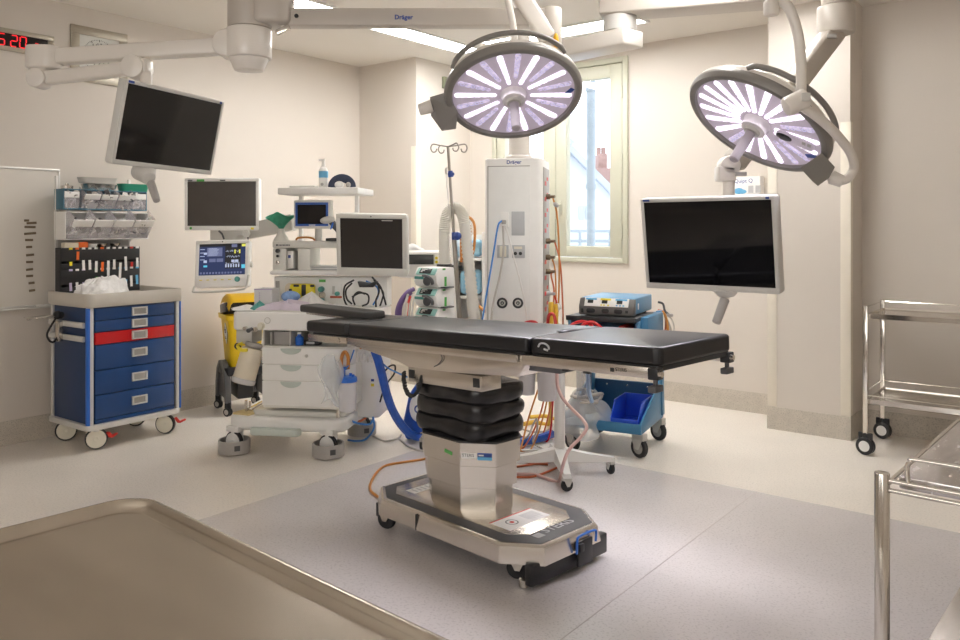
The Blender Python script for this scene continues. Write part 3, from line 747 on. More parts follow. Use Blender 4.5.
# ---- stack above the worktop
SH = Thing('bin_rack', 'steel rack frame rising from the back of the blue cart', 'rack', tuple(T.M @ V((0, 0, .0))), 54)
rx0, rx1 = .03, W-.09
yb = D-.02
zt = T.hy(60, 176, yb).z
for x in (rx0, rx1):
    b = MB(); b.bb(x-.008, x+.008, yb-.008, yb+.008, .86, zt+.0, .003); b.build('post', ALU, SH)
b = MB(); b.bb(rx0+.008, rx1-.008, yb-.006, yb, .90, T.hy(100, 238, yb).z+.02); b.build('back_panel', GREYP, SH)
def tilt_bins(name, label, u0, v0, u1, v1, yf, dp, mcase, bins, msg):
    """bins: (u_left, u_right, open) along the face"""
    a = T.hy(u0, v0, yf); c = T.hy(u1, v1, yf)
    Q = Thing(name, label, 'storage bins', tuple(T.M @ V((a.x, yf, c.z))), 54)
    w, h = c.x-a.x, a.z-c.z
    b = MB(); t_ = .006
    b.bb(0, w, dp-.006, dp, 0, h, .001); b.bb(0, w, 0, dp-.006, 0, t_, .001); b.bb(0, w, 0, dp-.006, h-t_, h, .001)
    b.bb(0, t_, 0, dp-.006, t_, h-t_, .001); b.bb(w-t_, w, 0, dp-.006, t_, h-t_, .001); b.build('case', mcase, Q)
    for bl, br_, op in bins:
        x0 = T.hy(bl, (v0+v1)/2, yf).x-a.x+.003; x1 = T.hy(br_, (v0+v1)/2, yf).x-a.x-.003
        M_ = TR(0, .004, t_+.002) @ RX(op)          # tips forward about its lower front edge
        hh = h-2*t_-.006; dd = dp*.74
        prof = [(0, 0), (0, hh), (.010, hh), (dd, hh*.98), (dd, hh*.35), (dd*.35, 0)]
        b = MB(); th = .003
        # side cheeks, front, floor and back of the bin; open at the top
        for xx in (x0, x1-th): b.prism([(y, z) for y, z in prof], xx, xx+th, M=M_ @ Matrix(((0, 0, 1, 0), (1, 0, 0, 0), (0, 1, 0, 0), (0, 0, 0, 1))))
        b.bb(x0, x1, 0, th, 0, hh*.93, 0, M=M_); b.bb(x0, x1, th, dd*.36, 0, th, 0, M=M_)
        o = b.build('bin', BINP, Q)
        b = MB(); b.bb(x0+.002, x1-.002, -.004, .003, hh*.60, hh*.94, .002, M=M_); b.build('bin_lip', MARKW, o)
        if msg:
            b = MB()
            rnd = random.Random(int(bl*10))
            for k in range(20):
                b.use(rnd.choice([MARKW, PAPER, DGREY, MARKGR, LGREY]))
                cx = rnd.uniform(x0+.016, x1-.016); cy = rnd.uniform(.008, .03) if k < 12 else rnd.uniform(.02, dd*.7); cz = hh*(.14+.06*(k % 12))+rnd.uniform(0, .01)
                b.box((0, 0, 0), (.028, .007, .05), .001, M=M_ @ TR(cx, cy, cz) @ RZ(rnd.uniform(-50, 50)) @ RX(rnd.uniform(-30, 60)) @ RY(rnd.uniform(-40, 40)))
            s_ = b.build('packets', None, o); s_['kind'] = 'stuff'
    return Q
yf1 = .335
B1 = tilt_bins('tilt_bin_unit', 'teal cased tilt bin unit on top of the rack over the blue cart', 63.5, 188.5, 147, 211, yf1, .115, TEAL, [(63.5, 80, 4), (81, 98, 30), (98, 115, 30), (115, 132, 30), (132, 146.5, 4)], True)
B2 = tilt_bins('tilt_bin_unit', 'white tilt bin unit with four open clear bins below the teal one', 65, 211.5, 148.5, 239, yf1-.02, .135, WHITE, [(66, 88, 38), (88, 108, 38), (108, 128, 38), (128, 148, 38)], True)
# black ampoule racks with hanging paper tags
def amp(u0, v0, u1, v1, label, tags):
    yf = .345
    a = T.hy(u0, v0, yf); c = T.hy(u1, v1, yf)
    Q = Thing('syringe_rack', label, 'rack', tuple(T.M @ V((a.x, yf, c.z))), 54, 'black syringe racks over the cart')
    w, h = c.x-a.x, a.z-c.z
    b = MB(); n = 13; pit = w/n
    b.bb(0, w, .06, .066, 0, h, .002); b.bb(0, w, 0, .06, 0, .005, .001)
    b.bb(0, w, -.004, .0, h*.40, h, .002); b.bb(0, w, -.004, 0, 0, h*.30, .002)
    for k in range(n+1): b.bb(k*pit-.0015, k*pit+.0015, 0, .06, .005, h*.97, 0)
    b.build('holder', BLACK, Q)
    for k, (m_, lo, ln, dx) in enumerate(tags):
        if m_ is None: continue
        b = MB(); cx = (k+.5)*pit+dx
        b.box((cx, -.006, h*.96), (pit*.55, .003, .012), .001); b.build('slot_label', m_, Q); b = MB()
        b.box((cx, -.008, h*lo-ln/2), (pit*.42, .0015, ln), 0, M=RY(random.uniform(-3, 3)))
        b.build('paper_tag', m_, Q)
    return Q
Wt, Yt, Ot, Rt, Bt, Vt = MARKW, MARKY, ORANGE, MARKR, MARKC, mat('mark_violet', (.55, .48, .66), .5)
amp(60.5, 248, 139.5, 267.5, 'upper black rack of syringe slots with white and red tags', [(None, 0, 0, 0), (Yt, .38, .025, 0), (Ot, .85, .05, 0), (Wt, .4, .06, 0), (Wt, .4, .06, 0), (Wt, .4, .07, 0), (Ot, .42, .06, 0), (Wt, .4, .10, 0), (Wt, .4, .05, 0), (Wt, .4, .10, 0), (Wt, .4, .09, 0), (Rt, .4, .03, 0), (Wt, .4, .06, 0)])
amp(60.5, 269.5, 139.5, 290, 'lower black rack of syringe slots with pale blue and violet tags', [(None, 0, 0, 0), (Vt, .45, .05, 0), (Wt, .45, .045, 0), (Vt, .45, .045, 0), (None, 0, 0, 0), (MARKG, .7, .02, 0), (Wt, .5, .05, 0), (Wt, .5, .05, 0), (Wt, .5, .05, 0), (Bt, .5, .05, 0), (Bt, .5, .06, 0), (Wt, .5, .07, 0), (Bt, .5, .06, 0)])
def on_top(name, label, cat, u, v, y, z): # origin standing at world height z, seen at pixel (u,v)
    p = T.hy(u, v, y); return Thing(name, label, cat, tuple(T.M @ V((p.x, y, z))), 54)
zT = B1.M.translation.z+(T.hy(63.5, 188.5, yf1).z-T.hy(147, 211, yf1).z)
Q = on_top('instrument_tray', 'stack of shallow steel trays on top of the teal bin unit', 'tray', 99, 184, yf1+.05, zT)
for k, (w_, d_) in enumerate(((.22, .085), (.24, .095))):
    b = MB(); b.loft(tray_loops(w_, d_, -.01*k, 0, [(.012, .002+.04*k), (.002, .035+.04*k), (0, .037+.04*k), (.004, .037+.04*k), (.016, .006+.04*k)], .03)); b.build('tray', STEEL if k == 0 else LGREY, Q)
Q = on_top('kidney_dish', 'green plastic tray on top of the teal bin unit', 'tray', 133, 187, yf1+.05, zT)
b = MB(); b.loft(tray_loops(.20, .09, 0, 0, [(.012, .001), (.002, .045), (0, .048), (.005, .048), (.014, .006)], .03)); b.build('tray', GREENT, Q)
Q = on_top('steel_lid', 'small steel lid at the end of the teal bin unit', 'lid', 67, 187, yf1+.05, zT)
b = MB(); b.lathe([(0, 0.001), (.034, .001), (.036, .02), (.01, .026), (.01, .034), (0, .035)], 20); b.build('lid', STEEL, Q)
zr = T.hy(100, 248, .345).z
Q = on_top('tape_box', 'orange and cream box lying on the upper black rack', 'box', 75, 245, .37, zr+.001)
b = MB(); b.bb(-.075, .012, -.022, .022, 0, .036, .002); b.build('carton', CREAM, Q); b = MB(); b.bb(.012, .07, -.023, .023, 0, .038, .002); b.build('label', ORANGE, Q)
for k, (u, lab) in enumerate(((92, 'white small dish beside the orange box on the black rack'), (102, 'steel gallipot in the middle of the black rack top'), (115, 'steel gallipot toward the right end of the black rack top'))):
    Q = on_top('gallipot', lab, 'bowl', u, 247, .37, zr+.001)
    b = MB(); b.lathe([(0, .001), (.02, .001), (.033, .026), (.030, .026), (.018, .005), (0, .004)], 20); b.build('bowl', WHITE if k == 0 else STEEL, Q)
# worktop things
def wtop(name, label, cat, u, v): p = T.hz(u, v, .863); return Thing(name, label, cat, tuple(T.M @ p), 54)
Q = wtop('plastic_bag', 'crumpled white plastic bag at the front of the cart worktop', 'bag', 100, 298)
b = MB(); rnd = random.Random(3)
def bagf(i, j):
    a = 2*PI*i; t = j*PI/2
    k = 1+.14*math.sin(3*a+1)+.08*math.sin(7*a+5*j)+.05*math.sin(13*a-9*j)
    z = .122*math.sin(t)**.8*(1+.22*math.cos(a-.6)*math.cos(t)+.10*math.sin(4*a+3*j)*math.cos(t)+.09*math.sin(9*a+7*j)*math.cos(t))
    z += .030*noise.noise(V((6*i+.1, 5*j, 2)))*math.cos(t)+.016*noise.noise(V((math.cos(a)*5, math.sin(a)*5, 6*j)))
    return V((.165*math.cos(t)**.8*k*math.cos(a), .085*math.cos(t)**.8*k*math.sin(a), .002+z))
b.sheet(bagf, 48, 14); bmesh.ops.remove_doubles(b.bm, verts=b.bm.verts[:], dist=.0005)
tmp = b.build('bag_sheet', FILMW, Q, sharp=60); tmp.name = 'bag'
Q = wtop('spray_bottle', 'blue capped bottle behind the tray edge beside the black racks', 'bottle', 143, 288)
b = MB(); b.lathe([(0, .001), (.025, .001), (.027, .01), (.027, .075), (.010, .09), (.010, .10), (0, .10)], 18); b.build('bottle', MARKC, Q); b = MB(); b.cyl((0, 0, .10), (0, 0, .125), .012, n=12); b.build('cap', WHITE, Q)
Q = wtop('medicine_cup', 'dark blue plastic cup on the cart worktop', 'cup', 127, 291)
b = MB(); b.lathe([(0, .001), (.02, .001), (.027, .035), (.025, .035), (.018, .005), (0, .004)], 18); b.build('cup', NAVY, Q)
Q = wtop('paper_sheet', 'white folded papers on the cart worktop', 'paper', 140, 292)
b = MB(); b.box((0, 0, .004), (.2, .10, .006), .001, M=RZ(8)); b.build('sheet', MARKW, Q)

# ================================================================= STEEL TROLLEY at the right wall (aligned with the room)
o = on(861, 455.5); T = Thing('shelf_trolley', 'two tier polished steel trolley standing in the recess at the right', 'trolley', (o.x+.02, o.y+.02, 0), -38)
TL_, TD = 1.15, .46
for x, y in ((.012, .012), (TL_, .012), (.012, TD), (TL_, TD)):
    b = MB(); b.bb(x-.013, x+.013, y-.013, y+.013, .12, .855, .003); b.build('post', CHROME, T)
    twin_caster(T, x, y, .05, .016, 78, m_tyre=BLACK, m_hub=WHITE, m_fork=BLACK, top=.125, twin=True)
for z in (.795, .305):
    b = MB(); b.loft([[(x, y, zz) for x, y in rrect(TL_-2*o_-.02, TD-2*o_-.02, .01, 2, TL_/2+.006, TD/2+.006)] for o_, zz in ((0, z-.014), (0, z+.014), (.006, z+.014), (.008, z+.004), (.02, z+.002))]); sh = b.build('shelf', CHROME, T)
    b = MB()
    for zz in ((z+.052,) if z > .5 else (z+.055,)):
        for p, q in (((.012, TD, zz), (TL_, TD, zz)), ((.012, .012, zz), (.012, TD, zz)), ((TL_, .012, zz), (TL_, TD, zz))): b.cyl(p, q, .004, n=8)
        if z < .5: b.cyl((.012, .012, zz-.02), (TL_, .012, zz-.02), .003, n=8)
    b.build('guard_rail', CHROME, T)

# ================================================================= STEEL TABLE front right
o = at(882, 300, 1.84); T = Thing('instrument_table', 'scratched steel instrument table with round legs at the right front edge', 'table', (o.x, o.y, 0), -41)
TW, TDp, TZ = .62, 1.45, .722
for x, y in ((0, 0), (TW, 0), (0, TDp), (TW, TDp)):
    b = MB(); b.cyl((x, y, .0), (x, y, .738), .0165, n=24, bev=.002); lg = b.build('leg', CHROME, T)
b = MB(); b.bb(.022, TW, .055, TDp, TZ-.03, TZ, .004); b.build('table_top', TABM, T)
for y in (.0, TDp):
    b = MB(); b.cyl((0, y, TZ), (TW, y, TZ), .0055, n=10); b.cyl((0, y, TZ-.022), (TW, y, TZ-.022), .0055, n=10); b.build('cross_rail', CHROME, T)
b = MB(); b.tube([(.055, .0, TZ), (.052, 0, TZ+.035), (.060, 0, TZ+.052), (.08, 0, TZ+.058), (.3, 0, TZ+.058), (TW-.08, 0, TZ+.058), (TW-.055, 0, TZ+.045), (TW-.05, 0, TZ)], .0055, n=10); b.build('end_handle', CHROME, T)
b = MB(); b.cyl((0, 0, TZ-.022), (0, TDp, TZ-.022), .006, n=10); b.build('side_rail', CHROME, T)
s0 = T.hz(927, 640, .30)
b = MB(); b.bb(max(.05, s0.x), TW, .02, TDp, .275, .30, .004); b.build('lower_shelf', TABM, T)

# ================================================================= TRAY TABLE front left
T = Thing('tray_table', 'large worn steel tray table filling the lower left corner', 'table', (-.513, 1.215, 0), -41.8)
TW, TD, TZ = 1.15, .78, .90
spec = [(.012, -.034), (.003, -.032), (.0, -.026), (0, -.008), (.002, -.002), (.006, .0), (.011, .0), (.014, -.0015), (.017, -.006), (.021, -.0105), (.030, -.012)]
def tl(o_, z): return [(x, y, TZ+z) for x, y in rrect(TW-2*o_, TD-2*o_, max(.012, .055-o_*.6), 8, TW/2, -TD/2)]
b = MB(); b.loft([tl(*s) for s in spec]); b.build('tray_top', TRAYM, T, sharp=60)
for x, y in ((.07, -.07), (TW-.07, -.07), (.07, -TD+.07), (TW-.07, -TD+.07)):
    b = MB(); b.cyl((x, y, .08), (x, y, TZ-.04), .014, n=14); b.build('leg', CHROME, T)
    twin_caster(T, x, y, .035, .018, 20, top=.085)
b = MB(); b.bb(.07, TW-.07, -TD+.07, -.07, .28, .30, .004); b.build('lower_shelf', STEEL, T)
# ================================================================= SCREENS
def pose(c, r): return TR(*c) @ RZ(r[0]) @ RX(r[1]) @ RY(r[2])
def flatscreen(T, w, h, t, bez, mh, ms, bott=None, rad=.012, parent=None, tiny=True):
    """housing with a raised rim and an inset screen; front at local y=0"""
    bott = bott or bez
    b = MB(); b.prism(rrect(w, h, rad, 4), -t, -.004, .004, 2, M=RX(90)); ho = b.build('housing', mh, parent or T)
    b = MB()
    for q in ((-w/2+.003, w/2-.003, h/2-bez, h/2-.003), (-w/2+.003, w/2-.003, -h/2+.003, -h/2+bott), (-w/2+.003, -w/2+bez, -h/2+bott, h/2-bez), (w/2-bez, w/2-.003, -h/2+bott, h/2-bez)):
        b.bb(q[0], q[1], -.002, .005, q[2], q[3], .0015)
    b.build('bezel', mh, ho)
    b = MB(); b.bb(-w/2+bez, w/2-bez, .0005, .004, -h/2+bott, h/2-bez); sc_ = b.build('screen', ms, ho)
    return ho, sc_
def wb(T):                                          # a builder taking world coordinates for parts of T
    b = MB(); b.X = T.Mi; return b

# ---- left monitor on its folded arm
T = Thing('suspended_monitor', 'tilted black screen hanging from the folded arm over the blue cart', 'monitor', M=pose((-1.383, 3.591, 1.737), (65.1, 12.1, 1.3)))
ho, _ = flatscreen(T, .58, .36, .042, .016, LGREY, SCR, .022)
b = MB(); b.bb(-.275, -.245, -.003, -.001, .167, .177); b.build('maker_badge', MARKB, ho)
b = MB(); b.bb(.258, .272, -.003, -.001, .165, .175); b.build('badge', MARKB, ho)
b = MB(); b.X = T.Mi; b.cyl(at(149, 178.5, 3.52), at(143, 170, 3.56), .030, .055, n=20, bev=.004); hb = b.build('handle_base', LGREY, T)
g0, g1 = T.px(150, 181, 3.55), T.px(157, 201, 3.5)
b = MB(); b.cyl(g0, g1, .019, .016, n=16, bev=.005); b.build('handle', GREYP, hb)
Ya = 3.82
b = wb(T); p = at(41, 80, Ya); q = at(140, 64, 3.76); d = (q-p)
def bar(b, p, q, w, h, bev=.012):
    p, q = V(p), V(q); d = q-p; L_ = d.length
    x = d.normalized(); y = V((0, 0, 1)).cross(x).normalized(); z = x.cross(y)
    M = Matrix((( x.x, y.x, z.x, p.x), (x.y, y.y, z.y, p.y), (x.z, y.z, z.z, p.z), (0, 0, 0, 1)))
    b.box((L_/2, 0, 0), (L_, w, h), bev, 3, M=M); return b
bar(b, at(45, 78.5, Ya), at(136, 68, 3.76), .065, .062); fa = b.build('forearm', PALE, T)
b = wb(T); c = at(40, 79, Ya); b.cyl(c+V((0, -.05, 0)), c+V((0, .05, 0)), .046, n=24, bev=.012); b.build('elbow', PALE, T)
b = wb(T); c = at(136, 68, 3.76); b.cyl(c+V((0, -.055, 0)), c+V((0, .055, 0)), .055, n=24, bev=.012); bar(b, c, at(150, 66, 3.75), .075, .07); b.build('wrist', PALE, T)
b = wb(T); c = at(146, 72, 3.75); zc = at(146, 84, 3.75).z
b.cyl((c.x, c.y, 1.80), (c.x, c.y, c.z), .028, n=18, bev=.004); bar(b, (c.x-.0, c.y, 1.80), (-1.42, 3.61, 1.76), .05, .05, .006); b.build('neck', PALE, T)
b = wb(T); bar(b, at(58, 57, Ya), at(228, 46.5, 3.80), .078, .074); b.build('upper_arm', PALE, T)
b = wb(T); c = at(43, 58, Ya); b.prism(rrect(.155, .12, .05, 5), -.055, .055, .012, 3, M=TR(c.x+.005, c.y, c.z)); b.cyl(c+V((-.015, 0, -.10)), c+V((-.015, 0, -.05)), .046, n=20); b.build('arm_end', PALE, T)
b = wb(T); hc = at(249, 44, 3.80); pz = .0047
b.cyl((hc.x, hc.y, hc.z-.072), (hc.x, hc.y, hc.z+.072), .106, n=32, bev=.012); b.cyl((hc.x-.095, hc.y-.06, hc.z-.005), (hc.x-.095, hc.y+.06, hc.z-.005), .066, n=24, bev=.014); b.cyl((hc.x, hc.y, hc.z-.128), (hc.x, hc.y, hc.z-.07), .066, .092, n=32, bev=.004); b.build('hub', PALE, T)

# ---- boom with the maker's name
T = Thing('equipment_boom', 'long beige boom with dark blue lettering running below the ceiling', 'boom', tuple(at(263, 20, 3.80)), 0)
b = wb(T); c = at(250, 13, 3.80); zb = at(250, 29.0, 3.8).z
b.cyl((c.x, c.y, zb), (c.x, c.y, zb+.20), .103, n=32, bev=.008); b.prism(rrect(.21, .20, .08, 6, c.x+.10, c.y), zb+.012, zb+.19, .02, 3); b.build('hub', PALE_SHADE, T)
b = wb(T); bx0, bx1 = at(288, 17, 3.8), at(556, 17, 3.8); b.bb(bx0.x-.04, bx1.x, 3.76, 3.84, 2.253, 2.335, .006, 3); bm_ = b.build('beam', PALE_SHADE, T)
b = wb(T); q = at(283, 30, 3.75); b.box((0, 0, 0), (.07, .02, .028), .006, M=TR(*q) @ RY(-25)); b.build('end_clip', CHROME, T)
b = wb(T); q = at(296.5, 16, 3.757); b.cyl(q, q+V((0, -.004, 0)), .010, n=16); b.build('bolt', BLACK, bm_)
tx = T.L(at(394.5, 20.5, 3.7585)); text('Dräger', .030, facing(tx.x, tx.y, tx.z), MARKB, bm_, 'lettering', .0006, bold=.0008)
b = wb(T); q = at(551, 20, 3.8); b.cyl((q.x, 3.8, 2.15), (q.x, 3.8, 2.345), .052, n=28, bev=.010); j_ = b.build('joint', PALE_SHADE, T)
b = wb(T); q = at(556, 41, 3.745); b.ball(q, (.014, .010, .038), 16); b.build('brake_button', AMBER, j_)
b = wb(T); e0 = at(549, 40, 3.78); e1 = at(482, -62, 3.78)
bar(b, e0, e1, .075, .088, .02); b.build('spring_arm', PALE, T)
b = wb(T); b.cyl((e1.x, e1.y, e1.z-.08), (e1.x, e1.y, CH-.001), .07, n=24, bev=.006); b.cyl((e1.x, e1.y, CH-.04), (e1.x, e1.y, CH-.001), .085, n=32, bev=.006); b.build('mount_flange', PALE, T)

# ---- surgical lights
def lamp_matrix(u, v, Y, phi, dx, dy, sx):
    w = ray(u, v).normalized(); r = w.cross(V((0, 0, 1))).normalized(); up = r.cross(w)
    n = (-math.cos(R(phi)))*w + math.sin(R(phi))*(dx*r+dy*up)
    z = -n; x = (sx[0]*r+sx[1]*up); x = (x-z*x.dot(z)).normalized(); y = z.cross(x)
    c = at(u, v, Y)
    return Matrix(((x.x, y.x, z.x, c.x), (x.y, y.y, z.y, c.y), (x.z, y.z, z.z, c.z), (0, 0, 0, 1)))
def surgical_light(M, label, a_off, n_lit, rail, lit):
    T = Thing('surgical_light', label, 'surgical light', M=M)
    Rr = .31
    b = MB(); b.lathe([(.272, .012), (.276, -.004), (.286, -.008), (.300, -.004), (.309, .010), (.310, .024), (.304, .034)], 72); b.build('rim', RIMG, T)
    b = MB(); b.lathe([(.304, .034), (.302, .050), (.28, .070), (.22, .088), (.12, .098), (.0, .100)], 72); b.build('back_shell', PALE, T)
    b = MB(); b.lathe([(.0, .010), (.274, .010), (.274, .016), (.0, .016)], 72); b.build('lens', LENS, T)
    n = 20
    for k in range(n):
        a = a_off+360*k/n; isl = lit(k)
        b = MB(); b.X = RZ(a)
        r0, r1 = (.080, .262) if isl else (.115, .262)
        w0, w1 = (.0085, .0135)
        pts = [(r0, -w0), (r1-.012, -w1)] + [(r1-.012+w1*math.cos(t), w1*math.sin(t)) for t in (-1.0, -.5, 0, .5, 1.0)] + [(r1-.012, w1), (r0, w0), (r0-.006, 0)]
        b.prism(pts, .004, .011, .0015, 1)
        o = b.build('led_bar', BARL if isl else BARU, T)
        b = MB(); b.X = RZ(a)
        for j in range(5):
            rr_ = r0+.03+(r1-r0-.05)*j/4; b.lathe([(.0065, .0042), (.0085, .0030), (.0095, .0042)], 10, TR(rr_, 0, 0))
        b.build('led_lens', HALO if not isl else BARU, o)
    b = MB(); b.lathe([(0, -.030), (.044, -.030), (.052, -.026), (.054, .0), (.060, .012), (0, .012)], 40); hb = b.build('hub', HUBM, T)
    b = MB(); b.lathe([(.0, -.042), (.030, -.042), (.034, -.034), (.034, -.028), (0, -.028)], 32); b.build('hub_ring', LGREY, hb)
    b = MB(); b.lathe([(0, -.185), (.014, -.185), (.020, -.178), (.021, -.10), (.019, -.06), (.022, -.045), (0, -.042)], 28); b.build('sterile_handle', mat('handle_mauve', (.42, .38, .41), .35, var=.02) if 'handle_mauve' not in MATS else MATS['handle_mauve'], hb)
    a0, a1, rad, zz = rail
    pts = []
    for i in range(25):
        t = i/24; a = R(a0+(a1-a0)*t); lift = math.sin(PI*t)**.35
        pts.append((rad*math.cos(a)*(.97+.03*lift), rad*math.sin(a)*(.97+.03*lift), .045+zz*lift))
    b = MB(); b.tube(pts, .0115, n=12, k=2); b.build('grip_rail', RIMG, T)
    b = MB(); b.box((.20, -.15, .0085), (.022, .05, .003), .001, M=RZ(40)); b.build('control_mark', MARKB, T)
    return T
M1 = lamp_matrix(513.5, 96.5, 3.57, 49.7, .087, -.996, (.996, .087))
L1 = surgical_light(M1, 'round surgical light over the middle of the table, seen in front of the window', 8, 10, (-40, -146, .312, .036), lambda k: k % 2 == 0)
T = L1
b = wb(T); mk = [at(430, 97, 3.60), at(447, 92, 3.60), at(458, 112, 3.60), at(456, 129, 3.60), at(442, 131, 3.58), at(431, 116, 3.60)]
w_ = ray(430, 100).normalized()
b.loft([[p+w_*.0 for p in mk], [p+w_*.07 for p in mk]]); bl = b.build('side_block', RIMG, T, sharp=20)
b = wb(T); b.cyl(at(432, 106, 3.60), at(419, 110, 3.60), .030, .026, n=20, bev=.004); b.build('side_knob', PALE, bl)
b = wb(T); b.tube([at(516, 60, 3.70), at(515, 45, 3.70), at(513, 24, 3.69), at(508, 0, 3.68), at(501, -40, 3.68), at(497, -70, 3.68)], .016, n=14); b.cyl(at(497, -62, 3.68), V((at(497, -62, 3.68).x, 3.68, CH-.001)), .02, n=14); b.build('suspension_tube', PALE, T)
b = wb(T); c = at(516, 62, 3.70); b.cyl(c, c+(M1.to_3x3() @ V((0, 0, -.06))), .05, .06, n=20); b.build('swivel', PALE, T)
b = wb(T); q = at(497, -62, 3.68); b.cyl((q.x, q.y, CH-.03), (q.x, q.y, CH-.001), .06, n=24, bev=.004); b.build('mount_flange', PALE, T)
M2 = lamp_matrix(756, 125, 3.26, 62.5, -.539, -.842, (.842, -.539))
L2 = surgical_light(M2, 'round surgical light on a curved tube at the right, tipped toward the left wall', 12, 20, (-28, -118, .312, .030), lambda k: k not in (0, 1, 5, 17))
T = L2
Mi2 = M2.to_3x3()
b = wb(T); mk = [at(800, 168, 3.10), at(822, 153, 3.10), at(835, 167, 3.10), at(829, 178, 3.10), at(818, 186, 3.10), at(813, 182, 3.10)]
w_ = ray(815, 170).normalized()
b.loft([[p for p in mk], [p+w_*.08 for p in mk]]); bl = b.build('side_block', RIMG, T, sharp=20)
b = wb(T); b.tube([at(827, 175, 3.14), at(838, 181, 3.12), at(848, 178, 3.12), at(854, 167, 3.12), at(850, 152, 3.05), at(836, 134, 2.98), at(820, 119, 2.92), at(803, 107, 2.88)], .0175, n=16); b.cyl(at(831, 177, 3.14), at(843, 182, 3.12), .028, .024, n=18, bev=.003); b.build('yoke_tube', PALE, T)
b = wb(T); b.cyl(at(785, 108, 2.86), at(807, 97, 2.86), .036, n=24, bev=.012); b.build('yoke_joint', PALE, T)
b = wb(T); q = at(806, 97, 2.82); b.box(q, (.03, .012, .03), .003, M=None); b.build('joint_mark', LGREY, T)
b = wb(T); b.tube([at(801, 97, 2.90), at(801, 62, 2.90), at(798, 35, 2.90), at(791, 12, 2.90), at(782, 0, 2.90), at(773, -6, 2.90), at(771, -1, 2.90), at(771, 6, 2.90)], .0185, n=16); b.build('suspension_tube', PALE, T)
b = wb(T); q = at(771, 7, 2.90); b.cyl(q+V((0, 0, -.032)), q+V((0, 0, .022)), .026, n=20, bev=.006); b.cyl(q+V((0, 0, .0)), (q.x, q.y, CH-.001), .017, n=16); b.build('ball_joint', PALE, T)
b = wb(T); b.cyl((q.x, q.y, CH-.03), (q.x, q.y, CH-.001), .12, n=28, bev=.005); b.build('mount_flange', PALE, T)
pc = (M2.inverted() @ V(at(786, 150, 3.1)))
b = MB(); b.X = TR(.16, -.045, 0) @ RZ(-16); b.prism(rrect(.16, .062, .026, 5), -.002, .009, .003); co = b.build('camera_cover', LENS, T)
b = MB(); b.X = TR(.16, -.045, 0) @ RZ(-16); b.ball((-.045, 0, -.003), (.034, .022, .006), 18); b.build('camera_window', BLACK, co)
b = MB(); b.X = TR(.16, -.045, 0) @ RZ(-16); b.bb(.03, .045, -.02, .0, -.003, -.001); b.bb(.052, .067, -.02, .0, -.003, -.001); b.build('control_pad', GREYP, co)

# ---- right monitor
T = Thing('suspended_monitor', 'big black screen hanging in front of the right end of the table', 'monitor', M=pose((.998, 3.521, 1.227), (-39.3, 8.3, -.1)))
ho, _ = flatscreen(T, .62, .42, .058, .018, LGREY, SCR, .028)
b = MB(); b.bb(-.295, -.262, -.004, -.001, .197, .206); b.build('maker_badge', MARKB, ho)
b = MB(); b.bb(.27, .285, -.004, -.001, .195, .205); b.build('badge', MARKB, ho)
hc_ = T.px(723, 294, 3.5)
b = MB(); b.cyl((hc_.x, .03, -.235), (hc_.x, .03, -.205), .034, .058, n=24, bev=.005); hb = b.build('handle_base', LGREY, T)
b = wb(T); b.cyl(at(725, 299, 3.5), at(716, 323, 3.46), .021, .019, n=18, bev=.006); b.build('handle', GREYP, hb)
b = wb(T); j = at(733, 166, 3.62)
b.cyl((j.x-.02, j.y, 1.33), (j.x-.02, j.y, j.z-.02), .027, n=20, bev=.003); bar(b, (j.x-.02, j.y, 1.36), (1.04, 3.57, 1.30), .06, .06, .006); b.build('neck', PALE, T)
b = wb(T); b.cyl(j+V((-.02, -.04, .0)), j+V((-.02, .04, 0)), .046, n=24, bev=.010); b.bb(j.x-.075, j.x+.005, j.y-.04, j.y+.04, j.z-.07, j.z, .01); wr = b.build('wrist', PALE, T)
b = wb(T); q = at(741, 174, 3.56); b.box(q, (.05, .012, .02), .003); b.build('brake_cap', GREYP, wr)
b = wb(T); h2 = at(836, 30, 3.92); bar(b, j+V((.0, 0, .01)), h2, .075, .10, .016); b.build('spring_arm', PALE_SHADE, T)
b = wb(T); h3 = at(836, 22, 3.92); b.cyl((h3.x, h3.y, h3.z-.06), (h3.x, h3.y, h3.z+.075), .088, n=28, bev=.010); b.cyl((h3.x, h3.y, h3.z+.08), (h3.x, h3.y, CH-.001), .068, n=28, bev=.006); b.cyl((h3.x, h3.y, CH-.03), (h3.x, h3.y, CH-.001), .15, n=28, bev=.005); b.build('hub', PALE_SHADE, T)
b = wb(T); q = at(832, 36, 3.83); b.box(q, (.045, .012, .022), .003); b.build('brake_cap', GREYP, T)

# ================================================================= SUPPLY PENDANT behind the table
cxx = at(513, 300, 4.6).x
T = Thing('medical_pendant', 'tall white gas and power pendant column hanging behind the table before the window', 'pendant', (cxx, 4.6, .72), -12)
PT = T
zt = T.hy(513, 158, 0).z
hw = .168; dp = .35
b = MB(); b.prism(rrect(2*hw, dp, .030, 5, 0, dp/2), 0, zt, .012, 3); b.build('column_body', WHITE, T)
p0 = T.hy(488.5, 167, 0); p1 = T.hy(530, 167, 0)
b = MB(); b.bb(p0.x, p1.x, -.004, .004, .03, p0.z, .002); b.build('front_panel', mat('panel_white', (.86, .86, .84), .22, var=.02), T)
b = MB(); b.bb(p0.x-.006, p0.x-.001, -.003, .004, .03, p0.z+.005); b.bb(p0.x-.001, p1.x, -.003, .004, p0.z, p0.z+.005); b.build('panel_gap', GREYP, T)
b = MB(); b.bb(hw-.004, hw+.003, .045, dp-.03, .03, zt-.05, .002); sp = b.build('side_panel', mat('side_panel_grey', (.34, .325, .31), .4, var=.03), T)
tx = T.hy(506.5, 165, -.0005); text('Dräger', .030, facing(tx.x, -.0005, tx.z), MARKB, T, 'lettering', .0006, bold=.0006)
